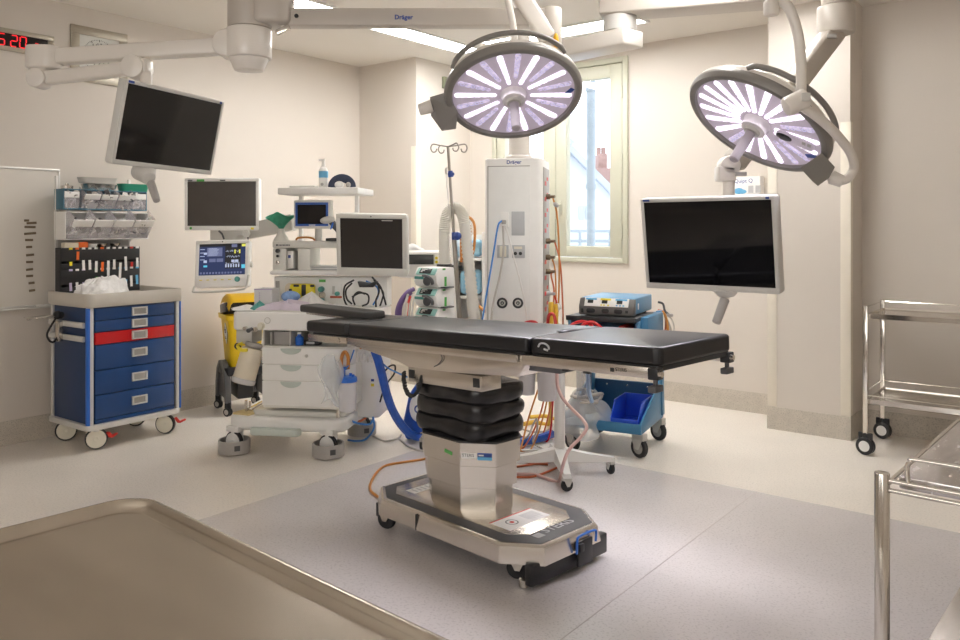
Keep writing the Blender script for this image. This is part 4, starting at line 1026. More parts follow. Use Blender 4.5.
b = MB(); b.lathe([(.085, zt-.002), (.080, zt+.02), (.066, zt+.03), (.062, zt+.05), (.062, zt+.75)], 32, TR(.01, .17, 0)); b.build('tube', PALE, T)
def outlet(u0, v0, u1, v1, name='outlet', m=PLATE, t=.006):
    b = MB(); T.pbox(b, u0, v0, u1, v1, -.004-t, t, .002); return b.build(name, m, T)
o = outlet(500.5, 212, 508.5, 227, 'socket', WHITE, .012)
b = MB(); q = T.hy(503.5, 222, -.02); b.bb(q.x-.010, q.x+.014, -.035, -.012, q.z-.012, q.z+.012, .003); b.build('plug', GREYP, o)
outlet(511.5, 211.5, 524.5, 235.5, 'blank_plate')
o = outlet(497, 245, 508.5, 258, 'socket', PLATE)
b = MB(); T.pbox(b, 499.5, 246, 506, 257, -.022, .014, .002); b.build('plug', CREAMW, o)
o = outlet(512, 245, 525, 258, 'data_outlet', PLATE)
b = MB()
for u in (515.5, 520.5):
    q = T.hy(u, 253.5, -.011); b.cyl(q, q+V((0, -.004, 0)), .010, n=14)
b.build('jack', BLACK, o)
b = MB(); T.pbox(b, 514, 246.5, 522, 249, -.0115, .003); b.build('label', CREAMW, o)
for u in (502.3, 518):
    q = T.hy(u, 303, -.004); b = MB(); b.lathe([(0, .002), (.020, .002), (.024, .010), (.030, .010), (.031, .0)], 28, TR(q.x, -.004, q.z) @ RX(90)); o = b.build('gas_outlet', BLACK, T)
    b = MB(); b.lathe([(.010, .003), (.012, .011), (.017, .011), (.019, .003)], 24, TR(q.x, -.004, q.z) @ RX(90)); b.cyl((q.x, -.005, q.z), (q.x, -.014, q.z), .004, n=10); b.build('outlet_ring', LGREY, o)
rnd = random.Random(5)
for k in range(9):
    z = zt-.13-k*.092
    b = MB(); b.bb(hw+.003, hw+.006, .10, .16, z-.024, z, 0); b.build('outlet_label', REDP, sp)
    b = MB(); b.bb(hw+.003, hw+.006, .19, .24, z+.008, z+.028, 0); b.build('outlet_label', REDP, sp)
for v in (197, 241, 257, 271, 293):
    q = T.hx(547, v, hw+.003); b = MB(); b.cyl((hw+.003, .16, q.z), (hw+.028, .16, q.z), .016, n=16); b.cyl((hw+.028, .16, q.z), (hw+.055, .15, q.z), .009, n=12); b.build('gas_probe', BRASS if v != 293 else PLATE, sp)
# arms above
b = wb(T); ca = T.M @ V((.01, .17, 0)); el = V((at(620, 40, 4.22).x, 4.22, 0))
d = (el-V((ca.x, ca.y, 0))); d.z = 0; an = math.degrees(math.atan2(d.y, d.x))
b.X = T.Mi @ TR(ca.x, ca.y, 0) @ RZ(an); Ld = d.length
b.bb(-.12, Ld+.09, -.085, .085, 2.245, 2.335, .012, 3); b.build('lower_arm', PALE, T)
b = wb(T); b.cyl((el.x, el.y, 2.335), (el.x, el.y, 2.415), .088, n=28); b.build('elbow', LGREY, T)
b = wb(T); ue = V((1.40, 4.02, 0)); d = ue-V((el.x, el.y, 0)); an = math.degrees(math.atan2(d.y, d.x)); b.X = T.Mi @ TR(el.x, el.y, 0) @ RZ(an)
b.bb(-.10, d.length+.05, -.095, .095, 2.412, 2.52, .012, 3); b.build('upper_arm', PALE_SHADE, T)
b = wb(T); b.cyl((ue.x, ue.y, 2.50), (ue.x, ue.y, CH-.001), .085, n=28); b.cyl((ue.x, ue.y, CH-.04), (ue.x, ue.y, CH-.001), .2, n=32, bev=.005); b.build('mount_flange', PALE, T)
# cords plugged into the pendant and hoses at its side
cable('power_cord', 'blue cord hanging from the socket on the pendant front', CABB, [at(501.5, 221, 4.55), at(498, 226, 4.52), at(494, 250, 4.5), at(489, 280, 4.48), at(484, 310, 4.46), at(481, 335, 4.44), at(480, 400, 4.46), on(478, 452, .012), on(470, 452, .012)], .0052)
cable('power_cord', 'thin grey cord hanging from the pendant socket beside the blue cord', CABG, [at(503, 226, 4.55), at(503.5, 250, 4.54), at(500, 275, 4.53), at(494, 300, 4.52), at(491, 325, 4.5), at(490, 400, 4.52), on(488, 450, .01), on(498, 452, .01)], .006)
cable('power_cord', 'thin white cord looping to the right on the pendant front', CABW, [at(505, 226, 4.56), at(509, 238, 4.555), at(515, 262, 4.55), at(521, 285, 4.55), at(526, 312, 4.545), at(527, 340, 4.56), at(524, 352, 4.60)], .004)
gh = 'gas hoses at the side of the pendant'
pp = [T.M @ V((hw+.05, .15, T.hx(547, v, hw).z)) for v in (197, 241, 257, 271, 293)]
def pt(u, v, Y=4.72): return at(u, v, Y)
cable('gas_hose', 'amber hose from the uppermost pendant side outlet', CABO, [pp[0], pt(553, 198), pt(557, 215), pt(559, 250), pt(559, 285), pt(557, 320), pt(550, 360), pt(538, 390), pt(528, 420), on(519, 452, .012), on(508, 452, .012)], .0055, 'hose', gh)
cable('gas_hose', 'rust hose bowing out furthest right of the pendant side', CABR, [pp[1], pt(555, 243), pt(560, 262), pt(562, 290), pt(563, 320), pt(561, 352, 4.9), pt(552, 400, 4.9), on(540, 439, .012), on(520, 436, .012)], .005, 'hose', gh)
cable('gas_hose', 'amber hose from the middle pendant side outlet', CABO, [pp[2], pt(552, 258), pt(555, 270), pt(556, 300), pt(555, 325), pt(551, 370), pt(545, 410), on(531, 449, .012), on(516, 450, .012)], .005, 'hose', gh)
cable('gas_hose', 'rust hose dropping close beside the pendant edge', CABR, [pp[3], pt(551, 275), pt(554, 290), pt(553, 310), pt(551, 330), pt(549, 370), pt(540, 415), on(524, 447, .012), on(512, 448, .012)], .005, 'hose', gh)
cable('gas_hose', 'short red hose on the blue probe of the pendant', CABRED, [pp[4], pt(553, 293), pt(556, 300), pt(557, 310), pt(556, 330), pt(556, 350), pt(553, 400, 4.8), on(548, 440, .012), on(530, 440, .012)], .0055, 'hose', gh)
b = MB(); q = pt(558, 307, 4.70); b.ball(q, (.022, .018, .022), 12); tag(b.build('hose_clip', LGREY), 'pale grey clip gathering the hoses beside the pendant', 'clip')
b = MB(); q = pt(555, 203, 4.70); b.ball((q.x+.005, q.y, q.z-.01), (.020, .014, .014), 10, M=RY(35)); tag(b.build('hose_clip', GREYP), 'grey clip on the topmost hose at the pendant edge', 'clip')
cable('yellow_hose', 'thick yellow hose hanging nearest to the pendant edge', CABY, [pt(551, 302, 4.66), pt(551, 312, 4.66), pt(551, 335, 4.7), pt(551, 395, 5.0), on(549, 423, .02), on(535, 422, .02), on(524, 424, .02)], .015, 'hose')
cable('yellow_hose', 'thick yellow hose hanging just right of the other yellow hose', CABY, [pt(555.5, 304, 4.68), pt(556, 315, 4.68), pt(556, 335, 4.72), pt(557, 395, 5.05), on(556, 418, .02), on(545, 416, .02), on(530, 417, .02)], .013, 'hose')
# ================================================================= ANAESTHESIA MACHINE (x to the right, y to the wall)
T = Thing('anaesthesia_machine', 'white anaesthesia machine with three drawers and grey wheel rings left of the table', 'anaesthesia machine', (-1.142, 4.59, 0), -8)
AM = T
for x, y in ((-.282, 0), (.282, 0), (.335, .49), (-.23, .49)):
    f = twin_caster(T, x, y, .060, .030, 72, m_tyre=BLACK, m_hub=WHITE, m_fork=WHITE, top=.15, z=.006, disc=True)
    b = MB(); b.lathe([(.082, .006), (.090, .008), (.090, .078), (.086, .082), (.080, .080), (.080, .012)], 36, TR(x, y, 0)); rg = b.build('cable_guard', GREYP, f)
    b = MB(); b.X = TR(x, y, 0) @ RZ(35); b.bb(-.016, .016, -.0915, -.088, .03, .06, .002); b.build('guard_clip', DGREY, rg)
a = T.hy(227, 412, .0); c = T.hy(346, 432, .0)
px0, px1 = a.x, c.x
b = MB(); b.prism(rrect(px1-px0, .56, .09, 6, (px0+px1)/2, .26), .135, .215, .025, 4); b.build('plinth', WHITE, T)
b = MB(); b.prism(rrect(px1-px0-.14, .44, .05, 5, (px0+px1)/2+.06, .25), .21, .245, .012, 3); b.build('plinth_step', OFFW, T)
b = MB(); q0, q1 = T.hy(250, 433, -.04), T.hy(300, 433, -.04); b.prism(rrect(q1.x-q0.x, .07, .03, 5, (q0.x+q1.x)/2, -.028), .118, .160, .01, 3); b.build('foot_bar', MINT, T)
b = MB(); b.prism([(px0+.02, .03), (px0+.13, -.0), (px0+.20, .16), (px0+.20, .30), (px0+.10, .30)], .214, .226, .004); b.build('foot_pad', mat('cream_pad', (.74, .60, .30), .45, var=.03), T)
b = MB(); b.bb(px0+.085, px0+.115, .08, .40, .226, .240, .003); b.cyl((px0+.085, .07, .22), (px0+.085, .07, .29), .008, n=10); b.cyl((px0+.10, .09, .22), (px0+.10, .09, .28), .006, n=10); b.build('foot_rail', STEEL, T)
dx0 = T.hy(262, 380, -.02).x; dx1 = T.hy(351, 380, -.0).x
def front_poly(o_, yb_):
    r = .085
    pts = [(dx0-o_, -.02-o_)]
    for i in range(9):
        t = R(-90+90*i/8); pts.append((dx1-r+(r+o_)*math.cos(t), -.02+r+(r+o_)*math.sin(t)))
    pts += [(dx1+o_, yb_), (dx0-o_, yb_)]
    return pts
zD = [.617, .521, .427, .283]
b = MB(); b.prism(front_poly(-.006, .46), .272, .625); b.build('drawer_cabinet', OFFW, T, sharp=30)
for k in range(3):
    b = MB(); b.prism(front_poly(0, .10), zD[k+1]+.002, zD[k]-.002, .004, 2); dr = b.build('drawer', WHITE, T, sharp=30)
    hx = T.hy(291, 355, -.02).x
    b = MB(); n = 14; pl = [(.062*math.cos(PI+PI*i/n), .034*math.sin(PI+PI*i/n)) for i in range(n+1)]
    b.prism(pl, -.001, .006, .0015, M=TR(hx, -.02, zD[k]-.004) @ RX(90)); b.build('handle', MINT, dr)
    if k == 0:
        b = MB(); q = T.hy(306.5, 356, -.02); b.lathe([(0, .003), (.004, .003), (.005, .001), (.008, .001), (.009, .004), (.010, 0)], 16, TR(q.x, -.02, q.z) @ RX(90)); b.build('lock', LGREY, dr)
# open shelf between worktop and drawers
b = MB(); b.bb(dx0, dx0+.012, -.015, .45, .625, .712, .001); b.bb(dx0+.012, dx1-.02, .30, .31, .625, .712); b.bb(dx1-.03, dx1-.005, .02, .45, .625, .712, .001)
q = T.hy(290, 340, -.01).x; b.bb(q-.004, q+.004, -.01, .30, .625, .712, .001); b.build('shelf_walls', LGREY, T)
q0, q1 = T.hy(270, 340, .0).x, T.hy(288, 340, 0).x
b = MB(); b.bb(q0, q0+.012, .0, .03, .626, .70, .001); b.bb(q0+.012, q1, .03, .04, .626, .70); b.build('shelf_insert', GREYP, T)
# worktop
a = T.hy(232, 316, -.06); c = T.hy(352, 333, -.06)
b = MB(); b.prism(rrect(c.x-a.x+.10, .52, .03, 5, (a.x+c.x+.10)/2, .20), .718, .822, .012, 3); b.build('worktop', WHITE, T, sharp=30)
b = MB(); b.prism(rrect(c.x-a.x+.07, .49, .03, 5, (a.x+c.x+.10)/2, .20), .821, .828, .002); b.build('worktop_mat', OFFW, T)
b = MB()
q = T.hy(267.5, 320.5, -.06); b.lathe([(.014, 0), (.015, .003), (.018, .003), (.019, 0)], 20, TR(q.x, -.06, q.z) @ RX(90)); b.build('gauge_ring', LGREY, T)
q = T.hy(261.5, 326, -.06); b = MB(); b.lathe([(0, .020), (.014, .020), (.016, .004), (.016, 0)], 18, TR(q.x, -.06, q.z) @ RX(90)); b.lathe([(.016, 0), (.018, .010), (.021, .010), (.021, 0)], 18, TR(q.x, -.06, q.z) @ RX(90)); b.build('oxygen_port', CREAMW, T)
q = T.hy(251.5, 329, -.06); b = MB(); b.cyl((q.x, -.06, q.z), (q.x, -.10, q.z-.004), .010, n=12); b.ball((q.x, -.10, q.z-.004), .013, 12); b.build('switch_knob', DGREY, T)
q = T.hy(246, 328, -.06); b = MB(); b.cyl((q.x, -.06, q.z), (q.x, -.085, q.z), .011, n=12); b.cyl((q.x+.06, -.06, q.z-.005), (q.x+.06, -.08, q.z-.005), .013, n=12); b.build('hose_port', CHROME, T)
# absorber under the left end of the worktop
q = T.hy(250, 340, .03)
b = MB(); b.bb(q.x-.07, q.x+.03, -.01, .14, .63, .718, .012); b.build('absorber_block', LGREY, T)
c0, c1 = T.hy(253, 348, .0), T.hy(244, 379, -.03)
b = MB(); b.cyl(c0+(c0-c1)*.18, c0+(c0-c1)*.02, .050, n=24, bev=.008); b.build('absorber_mount', GREYP, T)
b = MB(); b.cyl(c0, c1, .062, .064, n=32, bev=.006); cn = b.build('absorber_canister', CREAM, T)
cd = (c1-c0).normalized(); b = MB(); b.cyl(c1-cd*.006, c1+cd*.026, .070, .066, n=32, bev=.008); b.build('canister_cap', FROST, cn)
b = MB(); b.tube([c0+V((-.05, -.03, .03)), c0+V((-.07, -.05, .02)), c0+V((-.04, -.075, .0)), c0+V((.0, -.08, .0))], .010, n=8); b.build('latch', MARKY, cn)
b = MB(); b.ball(c0+V((-.075, -.04, .015)), .02, 10); b.build('latch_knob', BLACK, cn)
# upright back
a = T.hy(274, 276.5, .30); c = T.hy(387, 316, .30)
b = MB(); b.bb(a.x, c.x, .30, .42, .828, a.z, .006); bk = b.build('back_panel', WHITE, T)
b = MB(); T.pbox(b, 275.5, 281, 279.5, 298, .298, .01, .001); b.build('side_slot', GREYP, bk)
a = T.hy(285, 283, .297); c = T.hy(314.5, 297.5, .297); b = MB(); b.prism(rrect(c.x-a.x, a.z-c.z, .03, 6), 0, .008, .002, M=TR((a.x+c.x)/2, .302, (a.z+c.z)/2) @ RX(90)); b.build('niche_plate', CREAM, bk)
b = MB(); T.pbox(b, 319, 279.5, 325.5, 282.2, .297, .005); b.build('green_sticker', MARKG, bk)
for v in (289, 300.5):
    q = T.hy(322, v, .30); b = MB(); b.cyl(q, q+V((0, -.035, 0)), .018, .016, n=14, bev=.003); b.build('flow_knob', MINTD, bk)
q = T.hy(322.3, 295, .30); b = MB(); b.lathe([(0, .010), (.014, .010), (.016, .016), (.020, .016), (.021, 0)], 22, TR(q.x, .30, q.z) @ RX(90)); b.build('pressure_gauge', CHROME, bk)
b = MB(); T.pbox(b, 330.5, 284, 341.5, 296, .294, .008, .001); fm = b.build('flowmeter_plate', MARKW, bk)
b = MB(); T.pbox(b, 330, 296, 341.5, 298.2, .293, .008, .001); b.build('warning_strip', mat('rust_label', (.50, .12, .06), .5, var=.03), fm)
b = MB(); T.pbox(b, 332, 286, 334.5, 294.5, .285, .01, .003); b.build('flow_tube', LGREY, fm)
q = T.hy(338, 293.5, .294); b = MB(); b.cyl(q, q+V((0, -.03, 0)), .013, n=14, bev=.003); b.build('flow_knob', MINTD, fm)
a = T.hy(269.5, 270.5, .22); c = T.hy(392, 276, .22)
b = MB(); b.bb(a.x, c.x, .22, .46, c.z, a.z, .012, 3); b.build('ledge', WHITE, T); zl = a.z
a = T.hy(272, 241, .26); c = T.hy(392, 248.5, .26)
b = MB(); b.bb(a.x, c.x, .26, .46, c.z, a.z, .008); hd = b.build('header', OFFW, T); zh = a.z
b = MB()
T.pbox(b, 276, 244.2, 277.8, 246, .2592, .002)
for k in range(8): T.pbox(b, 278.5+1.45*k, 244.5, 279.5+1.45*k, 245.8, .2592, .002)
b.build('maker_marks', DGREY, hd)
a = T.hy(272.5, 248.5, .265); c = T.hy(310, 270, .265); b = MB(); q0, q1 = T.hy(286.5, 251, .265), T.hy(297.5, 269, .265)
b.bb(a.x, q0.x, .265, .45, zl, c.z+(a.z-c.z), .004); b.bb(q1.x, c.x, .265, .45, zl, a.z, .004); b.bb(q0.x, q1.x, .40, .45, zl, a.z, 0); b.build('control_block', OFFW, T)
b = MB(); T.pbox(b, 287, 251, 293.3, 268.5, .25, .14, .004); md = b.build('gas_module', ALU, T)
b = MB(); T.pbox(b, 288, 255, 290.5, 258, .247, .006, .001); b.build('module_button', MARKB, md)
for v, r, m_ in ((250.8, .013, BLACK), (256, .008, BLACK), (262.3, .011, CHROME)):
    q = T.hy(278.3, v, .265); b = MB(); b.cyl(q, q+V((0, -.018, 0)), r, n=16, bev=.002); b.build('knob', m_, T)
a = T.hy(346, 248, .28); c = T.hy(392, 270, .28); b = MB(); b.bb(a.x, c.x, .28, .45, zl, a.z, .004); b.build('control_block', OFFW, T)
# top shelf on two posts
a = T.hy(277.5, 187, .16); c = T.hy(358, 194, .16); b = MB(); b.bb(a.x, c.x, .16, .50, c.z, c.z+.040, .006); b.build('top_shelf', WHITE, T); zs_ = c.z+.040
for u in (301, 357):
    q = T.hy(u, 230, .40); b = MB(); b.bb(q.x-.012, q.x+.012, .39, .414, zh, zs_-.038, .003); b.build('shelf_post', WHITE, T)
# ventilator screen with blue bezel
a = T.hy(293.7, 200.2, .24); c = T.hy(330.8, 228.75, .24); cx, cz = (a.x+c.x)/2, (a.z+c.z)/2; w, h = c.x-a.x, a.z-c.z
b = MB(); b.prism(rrect(w, h, .012, 4), -.045, 0, .004, M=TR(cx, .24, cz) @ RX(90)); vd = b.build('ventilator_display', OFFW, T)
b = MB()
for q in ((-w/2+.011, w/2-.016, h/2-.028, h/2-.014), (-w/2+.011, w/2-.016, -h/2+.016, -h/2+.029), (-w/2+.011, -w/2+.024, -h/2+.029, h/2-.028), (w/2-.029, w/2-.016, -h/2+.029, h/2-.028)): b.bb(cx+q[0], cx+q[1], .2375, .242, cz+q[2], cz+q[3], 0)
b.build('blue_bezel', mat('bezel_blue', (.015, .09, .40), .3, var=.03), vd)
b = MB(); b.bb(cx-w/2+.024, cx+w/2-.029, .2385, .241, cz-h/2+.029, cz+h/2-.028); b.build('screen', SCR, vd)
b = MB(); b.bb(cx-.02, cx+.02, .2370, .2376, cz-h/2+.0195, cz-h/2+.0245); b.build('maker_marks', MARKW, vd)
b = MB(); b.cyl((cx+.015, .31, zh), (cx+.015, .31, cz-.04), .022, n=16); b.bb(cx-.02, cx+.05, .275, .33, cz-.05, cz+.02, .006); b.build('display_mount', LGREY, vd)
# breathing valve cone with green cloth on it
q = T.hy(281.5, 241, .32)
b = MB(); b.lathe([(.0, .0), (.050, .0), (.045, .012), (.022, .05), (.018, .075), (0, .075)], 24, TR(q.x, .32, zh)); b.build('valve_cone', OFFW, T)
G_ = Thing('cloth', 'green cloth knotted over the cone on the anaesthesia machine header', 'cloth', tuple(T.M @ V((q.x, .32, zh+.058))), -8)
b = MB()
def clf(i, j):
    a = 2*PI*i; r = .006+.064*j
    k = 1+.42*math.cos(2*a+.3)*j+.10*math.sin(5*a)
    return V((r*k*math.cos(a)*1.05, r*.55*math.sin(a), .10*j**.75*(1+.12*math.sin(3*a+1)-.10*math.cos(2*a))))
b.sheet(clf, 36, 8, .003); b.build('cloth_folds', GREENC, G_, sharp=70)
# accessory pole, right housing
q = T.hy(338, 400, .02)
b = MB(); b.bb(q.x-.010, q.x+.010, .02, .045, .14, .56, .002); b.build('accessory_post', STEEL, T)
b = MB(); b.bb(q.x-.03, q.x+.012, .005, .05, .42, .455, .004); b.build('post_clamp', REDP, T)
a = T.hy(353, 359, .24); c = T.hy(379, 418.5, .24)
b = MB(); b.prism(rrect(c.x-a.x+.06, .30, .03, 5, (a.x+c.x)/2-.03, .39), c.z, .54, .014, 3); hs = b.build('side_housing', WHITE, T)
b = MB(); T.pbox(b, 371, 379, 374, 381.5, .239, .004); b.build('blue_mark', MARKB, hs); b = MB(); T.pbox(b, 371, 383.5, 374, 386.5, .239, .004); b.build('yellow_mark', MARKY, hs)
b = MB(); b.tube([T.hy(358, 358, .26), T.hy(357, 352, .26), T.hy(364, 349, .30), T.hy(374, 351, .30), T.hy(377, 359, .30)], .012, n=10); b.build('carry_handle', WHITE, hs)
# suction jar with blue lid on the pole
q = T.hy(347.5, 411, -.03)
J = Thing('suction_jar', 'clear suction jar with a blue lid hanging at the right of the anaesthesia machine', 'jar', tuple(T.M @ q), -8)
b = MB(); b.lathe([(0, .001), (.042, .001), (.048, .012), (.052, .17), (.049, .17), (.045, .014), (0, .006)], 28); b.build('jar', FROST, J)
b = MB(); b.lathe([(.0, .196), (.045, .196), (.054, .190), (.056, .168), (.053, .166), (0, .170)], 28); ld = b.build('lid', BRIGHTB, J)
b = MB(); b.cyl((-.022, 0, .19), (-.022, 0, .235), .010, n=12); b.cyl((-.03, 0, .235), (.004, 0, .245), .010, n=12); b.cyl((.015, .01, .19), (.015, .01, .212), .008, n=10); b.cyl((.035, -.01, .19), (.035, -.01, .208), .008, n=10); b.build('lid_port', BRIGHTB, ld)
# clear bag film beside it
q = T.hy(334, 400, -.05)
K = Thing('plastic_bag', 'clear plastic bag hanging between the drawers and the suction jar', 'bag', tuple(T.M @ q), -8)
b = MB()
b.sheet(lambda i, j: V((-.07+.12*i+.02*math.sin(7*j+3*i), .02*math.sin(9*i+4*j)-.02, .26*j-.02+.02*math.sin(6*i))), 18, 18); b.build('film', FILM, K, sharp=70)
cable('suction_tube', 'orange tube loop above the suction jar', CABO, [at(341, 367, 4.5), at(342, 356, 4.5), at(345, 352, 4.5), at(348, 357, 4.5), at(348, 369, 4.5)], .010, 'tube')
cable('suction_tube', 'thin blue line dropping onto the suction jar lid', CABB, [at(354, 350, 4.55), at(349, 364, 4.5), at(345, 370, 4.47)], .004, 'tube')
for k in range(4):
    cable('suction_tube', 'clear white tubing looped over the white side housing', CABW, [at(353+4*k, 362, 4.62), at(354+5*k, 353-k, 4.62), at(360+5*k, 350+2*k, 4.64), at(366+4*k, 354+2*k, 4.66), at(368+4*k, 362, 4.7)], .006, 'tube', 'white tubing loops over the side housing')
gl = 'blue leads trailing at the back wheel ring'
cable('floor_lead', 'blue lead hanging in a curve from the suction jar to the back wheel ring', CABB, [at(345, 412, 4.62), at(352, 421, 4.66), at(362, 424, 4.72), at(370, 424, 4.74), at(373, 419, 4.74)], .006)
cable('floor_lead', 'blue lead looping lowest beside the back wheel ring', CABB, [at(373, 417, 4.74), at(374, 428, 4.76), on(366, 439, .02), on(356, 441, .02), on(348, 440, .02)], .006)
cable('floor_lead', 'rust lead tangled in the back wheel ring under the white housing', CABR, [at(350, 412, 4.78), at(353, 420, 4.80), at(360, 421, 4.80), at(366, 418, 4.82)], .007)
# oddments in and on the machine
def rest(name, label, cat, u, y, z, v=None):
    p = T.hy(u, v or 320, y); return Thing(name, label, cat, tuple(T.M @ V((p.x, y, z))), -8)
Q = rest('bottle', 'blue bottle in the open shelf under the worktop', 'bottle', 299.5, .03, .626, 345)
b = MB(); b.lathe([(0, .0005), (.022, .0005), (.024, .006), (.024, .045), (.010, .056), (.010, .064), (0, .064)], 20); b.build('bottle', BRIGHTB, Q); b = MB(); b.cyl((0, 0, .064), (0, 0, .074), .012, n=14); b.build('cap', WHITE, Q)
Q = rest('tape_dispenser', 'black gadget beside the blue bottle in the open shelf', 'gadget', 313, .05, .626, 345)
b = MB(); b.prism([(-.045, 0), (.045, 0), (.045, .03), (.01, .045), (-.045, .03)], -.03, .03, .005, M=RX(90)); b.build('body', BLACK, Q); b = MB(); b.bb(-.03, .02, -.034, -.029, .008, .022, .002); b.build('label', MARKGR, Q)
Q = rest('cuff_module', 'yellow and black module standing in the niche of the machine back', 'module', 302, .262, .856, 290)
ct = T.hy(302, 290, .262); hh = T.hy(302, 284, .262).z-T.hy(302, 296.5, .262).z; zb0 = T.hy(302, 296.5, .262).z
Q.o.location = T.M @ V((ct.x, .262, .829)); Q.M = TR(*Q.o.location) @ RZ(-8); Q.Mi = Q.M.inverted(); Q.o.matrix_world = Q.M
ho_ = zb0-.829
b = MB(); b.bb(-.078, .078, -.010, .030, ho_, ho_+hh, .014, 3); b.bb(-.05, .05, 0, .03, 0, ho_+.01, .004); b.build('body', mat('module_yellow', (.80, .66, .02), .4, var=.03), Q)
b = MB()
for x0, x1, z0, z1 in ((.0, .028, .0, hh), (-.08, -.06, .02, .05), (.055, .081, .0, .02), (.055, .081, hh-.02, hh), (-.05, -.015, hh-.02, hh), (-.04, -.02, .0, .018)): b.bb(x0, x1, -.013, -.006, ho_+z0+.003, ho_+z1-.003, .003)
b.build('grip', BLACK, Q)
Q = rest('clear_box', 'clear square box at the left end of the anaesthesia worktop', 'box', 267, .12, .829)
b = MB(); s_ = .055; hgt = .115
for q in ((-s_, s_, -s_, -s_+.002, 0, hgt), (-s_, s_, s_-.002, s_, 0, hgt), (-s_, -s_+.002, -s_, s_, 0, hgt), (s_-.002, s_, -s_, s_, 0, hgt), (-s_, s_, -s_, s_, 0, .003)): b.bb(*q)
b.build('box', FROST, Q)
b = MB()
for k in range(6): b.bb(-s_*.5, -s_*.3, -s_-.001, -s_, .02+k*.014, .022+k*.014)
b.bb(-s_, s_, -s_-.002, -s_, hgt-.006, hgt); b.bb(-s_*.42, -s_*.38, -s_-.001, -s_, .015, .095); b.build('scale_marks', mat('mark_lilac', (.35, .30, .45), .5), Q)
def heap(name, label, cat, u, y, m, sx, sy, h, seed, tint=None):
    Q = rest(name, label, cat, u, y, .829)
    rnd = random.Random(seed); f = [rnd.uniform(0, 6) for _ in range(8)]
    b = MB()
    def fn(i, j):
        a = 2*PI*i; r = (1-j)**.6
        k = 1+.20*math.sin(2*a+f[0])+.13*math.sin(5*a+f[1])+.07*math.sin(9*a+f[2]+3*j)
        return V((sx*r*k*math.cos(a), sy*r*k*math.sin(a), .001+h*j**.6*(1+.2*math.sin(3*a+f[3])+.12*math.sin(7*a+f[4]))*(1-.35*r)))
    b.sheet(fn, 40, 12); bmesh.ops.remove_doubles(b.bm, verts=b.bm.verts[:], dist=.0004); b.build('folds', m, Q, sharp=70); return Q
LIL = mat('lilac_wrap', (.70, .62, .72), .3, var=.08, scale=20, bump=.5, bscale=30)
heap('wrap_heap', 'pale lilac plastic wrapping heaped along the front of the worktop', 'wrapping', 288, .05, LIL, .20, .10, .045, 4)
heap('wrap_heap', 'clear plastic wrapping on the worktop under the flow knobs', 'wrapping', 312, .13, FILMW, .13, .09, .075, 9)
heap('wrap_heap', 'white paper wrapping spilling to the right end of the worktop', 'wrapping', 336, .06, mat('paper_white', (.86, .85, .85), .5, var=.03, bump=.3), .14, .09, .03, 12)
heap('wrap_heap', 'teal cloth scrap at the left end of the worktop', 'cloth', 259, .02, MINTD, .04, .05, .04, 15)
heap('towel', 'white towel on the left front corner of the worktop', 'towel', 246, .05, FILMW, .09, .10, .018, 19)
q = T.hy(290, 305, .09)
Q = Thing('cap_ball', 'crumpled light blue cap on top of the lilac wrapping', 'cap', tuple(T.M @ V((q.x, .09, .865))), -8)
b = MB(); b.sheet(lambda i, j: V(((.055*math.sin(PI*j)*(1+.14*math.sin(6*PI*i)))*math.cos(2*PI*i), .04*math.sin(PI*j)*(1+.1*math.sin(10*PI*i))*math.sin(2*PI*i), .032-.032*math.cos(PI*j)+.004*math.sin(14*i))), 32, 12); b.build('folds', mat('cap_blue', (.24, .38, .66), .6, var=.15, scale=40), Q, sharp=70)
def onshelf(name, label, cat, u, y=.30): p = T.hy(u, 187, y); return Thing(name, label, cat, tuple(T.M @ V((p.x, y, zs_+.0005))), -8)
Q = onshelf('spray_bottle', 'white spray bottle with a blue label on the top shelf', 'bottle', 323.5)
b = MB(); b.lathe([(0, 0), (.026, 0), (.028, .006), (.028, .105), (.020, .125), (.012, .132), (.012, .145), (0, .145)], 22); b.build('bottle', WHITE, Q)
b = MB(); b.lathe([(.0285, .065), (.0288, .07), (.0288, .10), (.0285, .105)], 22); b.build('label', MARKC, Q)
b = MB(); b.cyl((0, 0, .145), (0, 0, .175), .011, .009, n=14, bev=.002); b.bb(-.03, .01, -.006, .006, .168, .180, .003); b.build('pump', WHITE, Q)
b = MB(); b.ball((0, -.027, .025), (.010, .003, .010), 10); b.build('red_label', GREYP, Q)
Q = onshelf('headset', 'dark blue padded head strap standing on the top shelf', 'head strap', 342)
b = MB(); b.tube([(-.062+.062*(1-math.cos(PI*k/12)), .0, .006+.056*math.sin(PI*k/12)) for k in range(13)], .014, n=10, flat=1.9); b.build('band', mat('strap_navy', (.035, .045, .085), .6, var=.2, scale=40), Q)
b = MB(); b.ball((-.012, -.015, .022), (.03, .02, .022), 14); b.build('pad', WHITE, Q); b = MB(); b.ball((.045, -.018, .02), (.016, .012, .018), 12); b.build('buckle', CABG, Q)
Q = onshelf('flat_box', 'flat white carton lying on the top shelf beside the spray bottle', 'box', 307)
b = MB(); b.bb(-.09, .07, -.06, .06, 0, .016, .002); b.build('carton', OFFW, Q)
Q = Thing('barcode_scanner', 'dark handheld scanner on a stand in front of the blue screen', 'scanner', tuple(T.M @ V((T.hy(336, 240, .27).x, .28, zh+.0005))), -8)
b = MB(); b.bb(-.055, .055, -.04, .05, 0, .018, .004); b.build('stand', BLACK, Q)
s0, s1 = Q.px(339, 235, 4.87), Q.px(331, 221, 4.80); s0.z = max(s0.z, .02)
b = MB(); b.tube([(.02, .0, .015), (.02, 0, .05), s1], [.013, .013, .013, .014, .015, .016, .018, .018, .018, .02, .02, .02, .02], n=12); hd_ = b.build('grip', DGREY, Q)
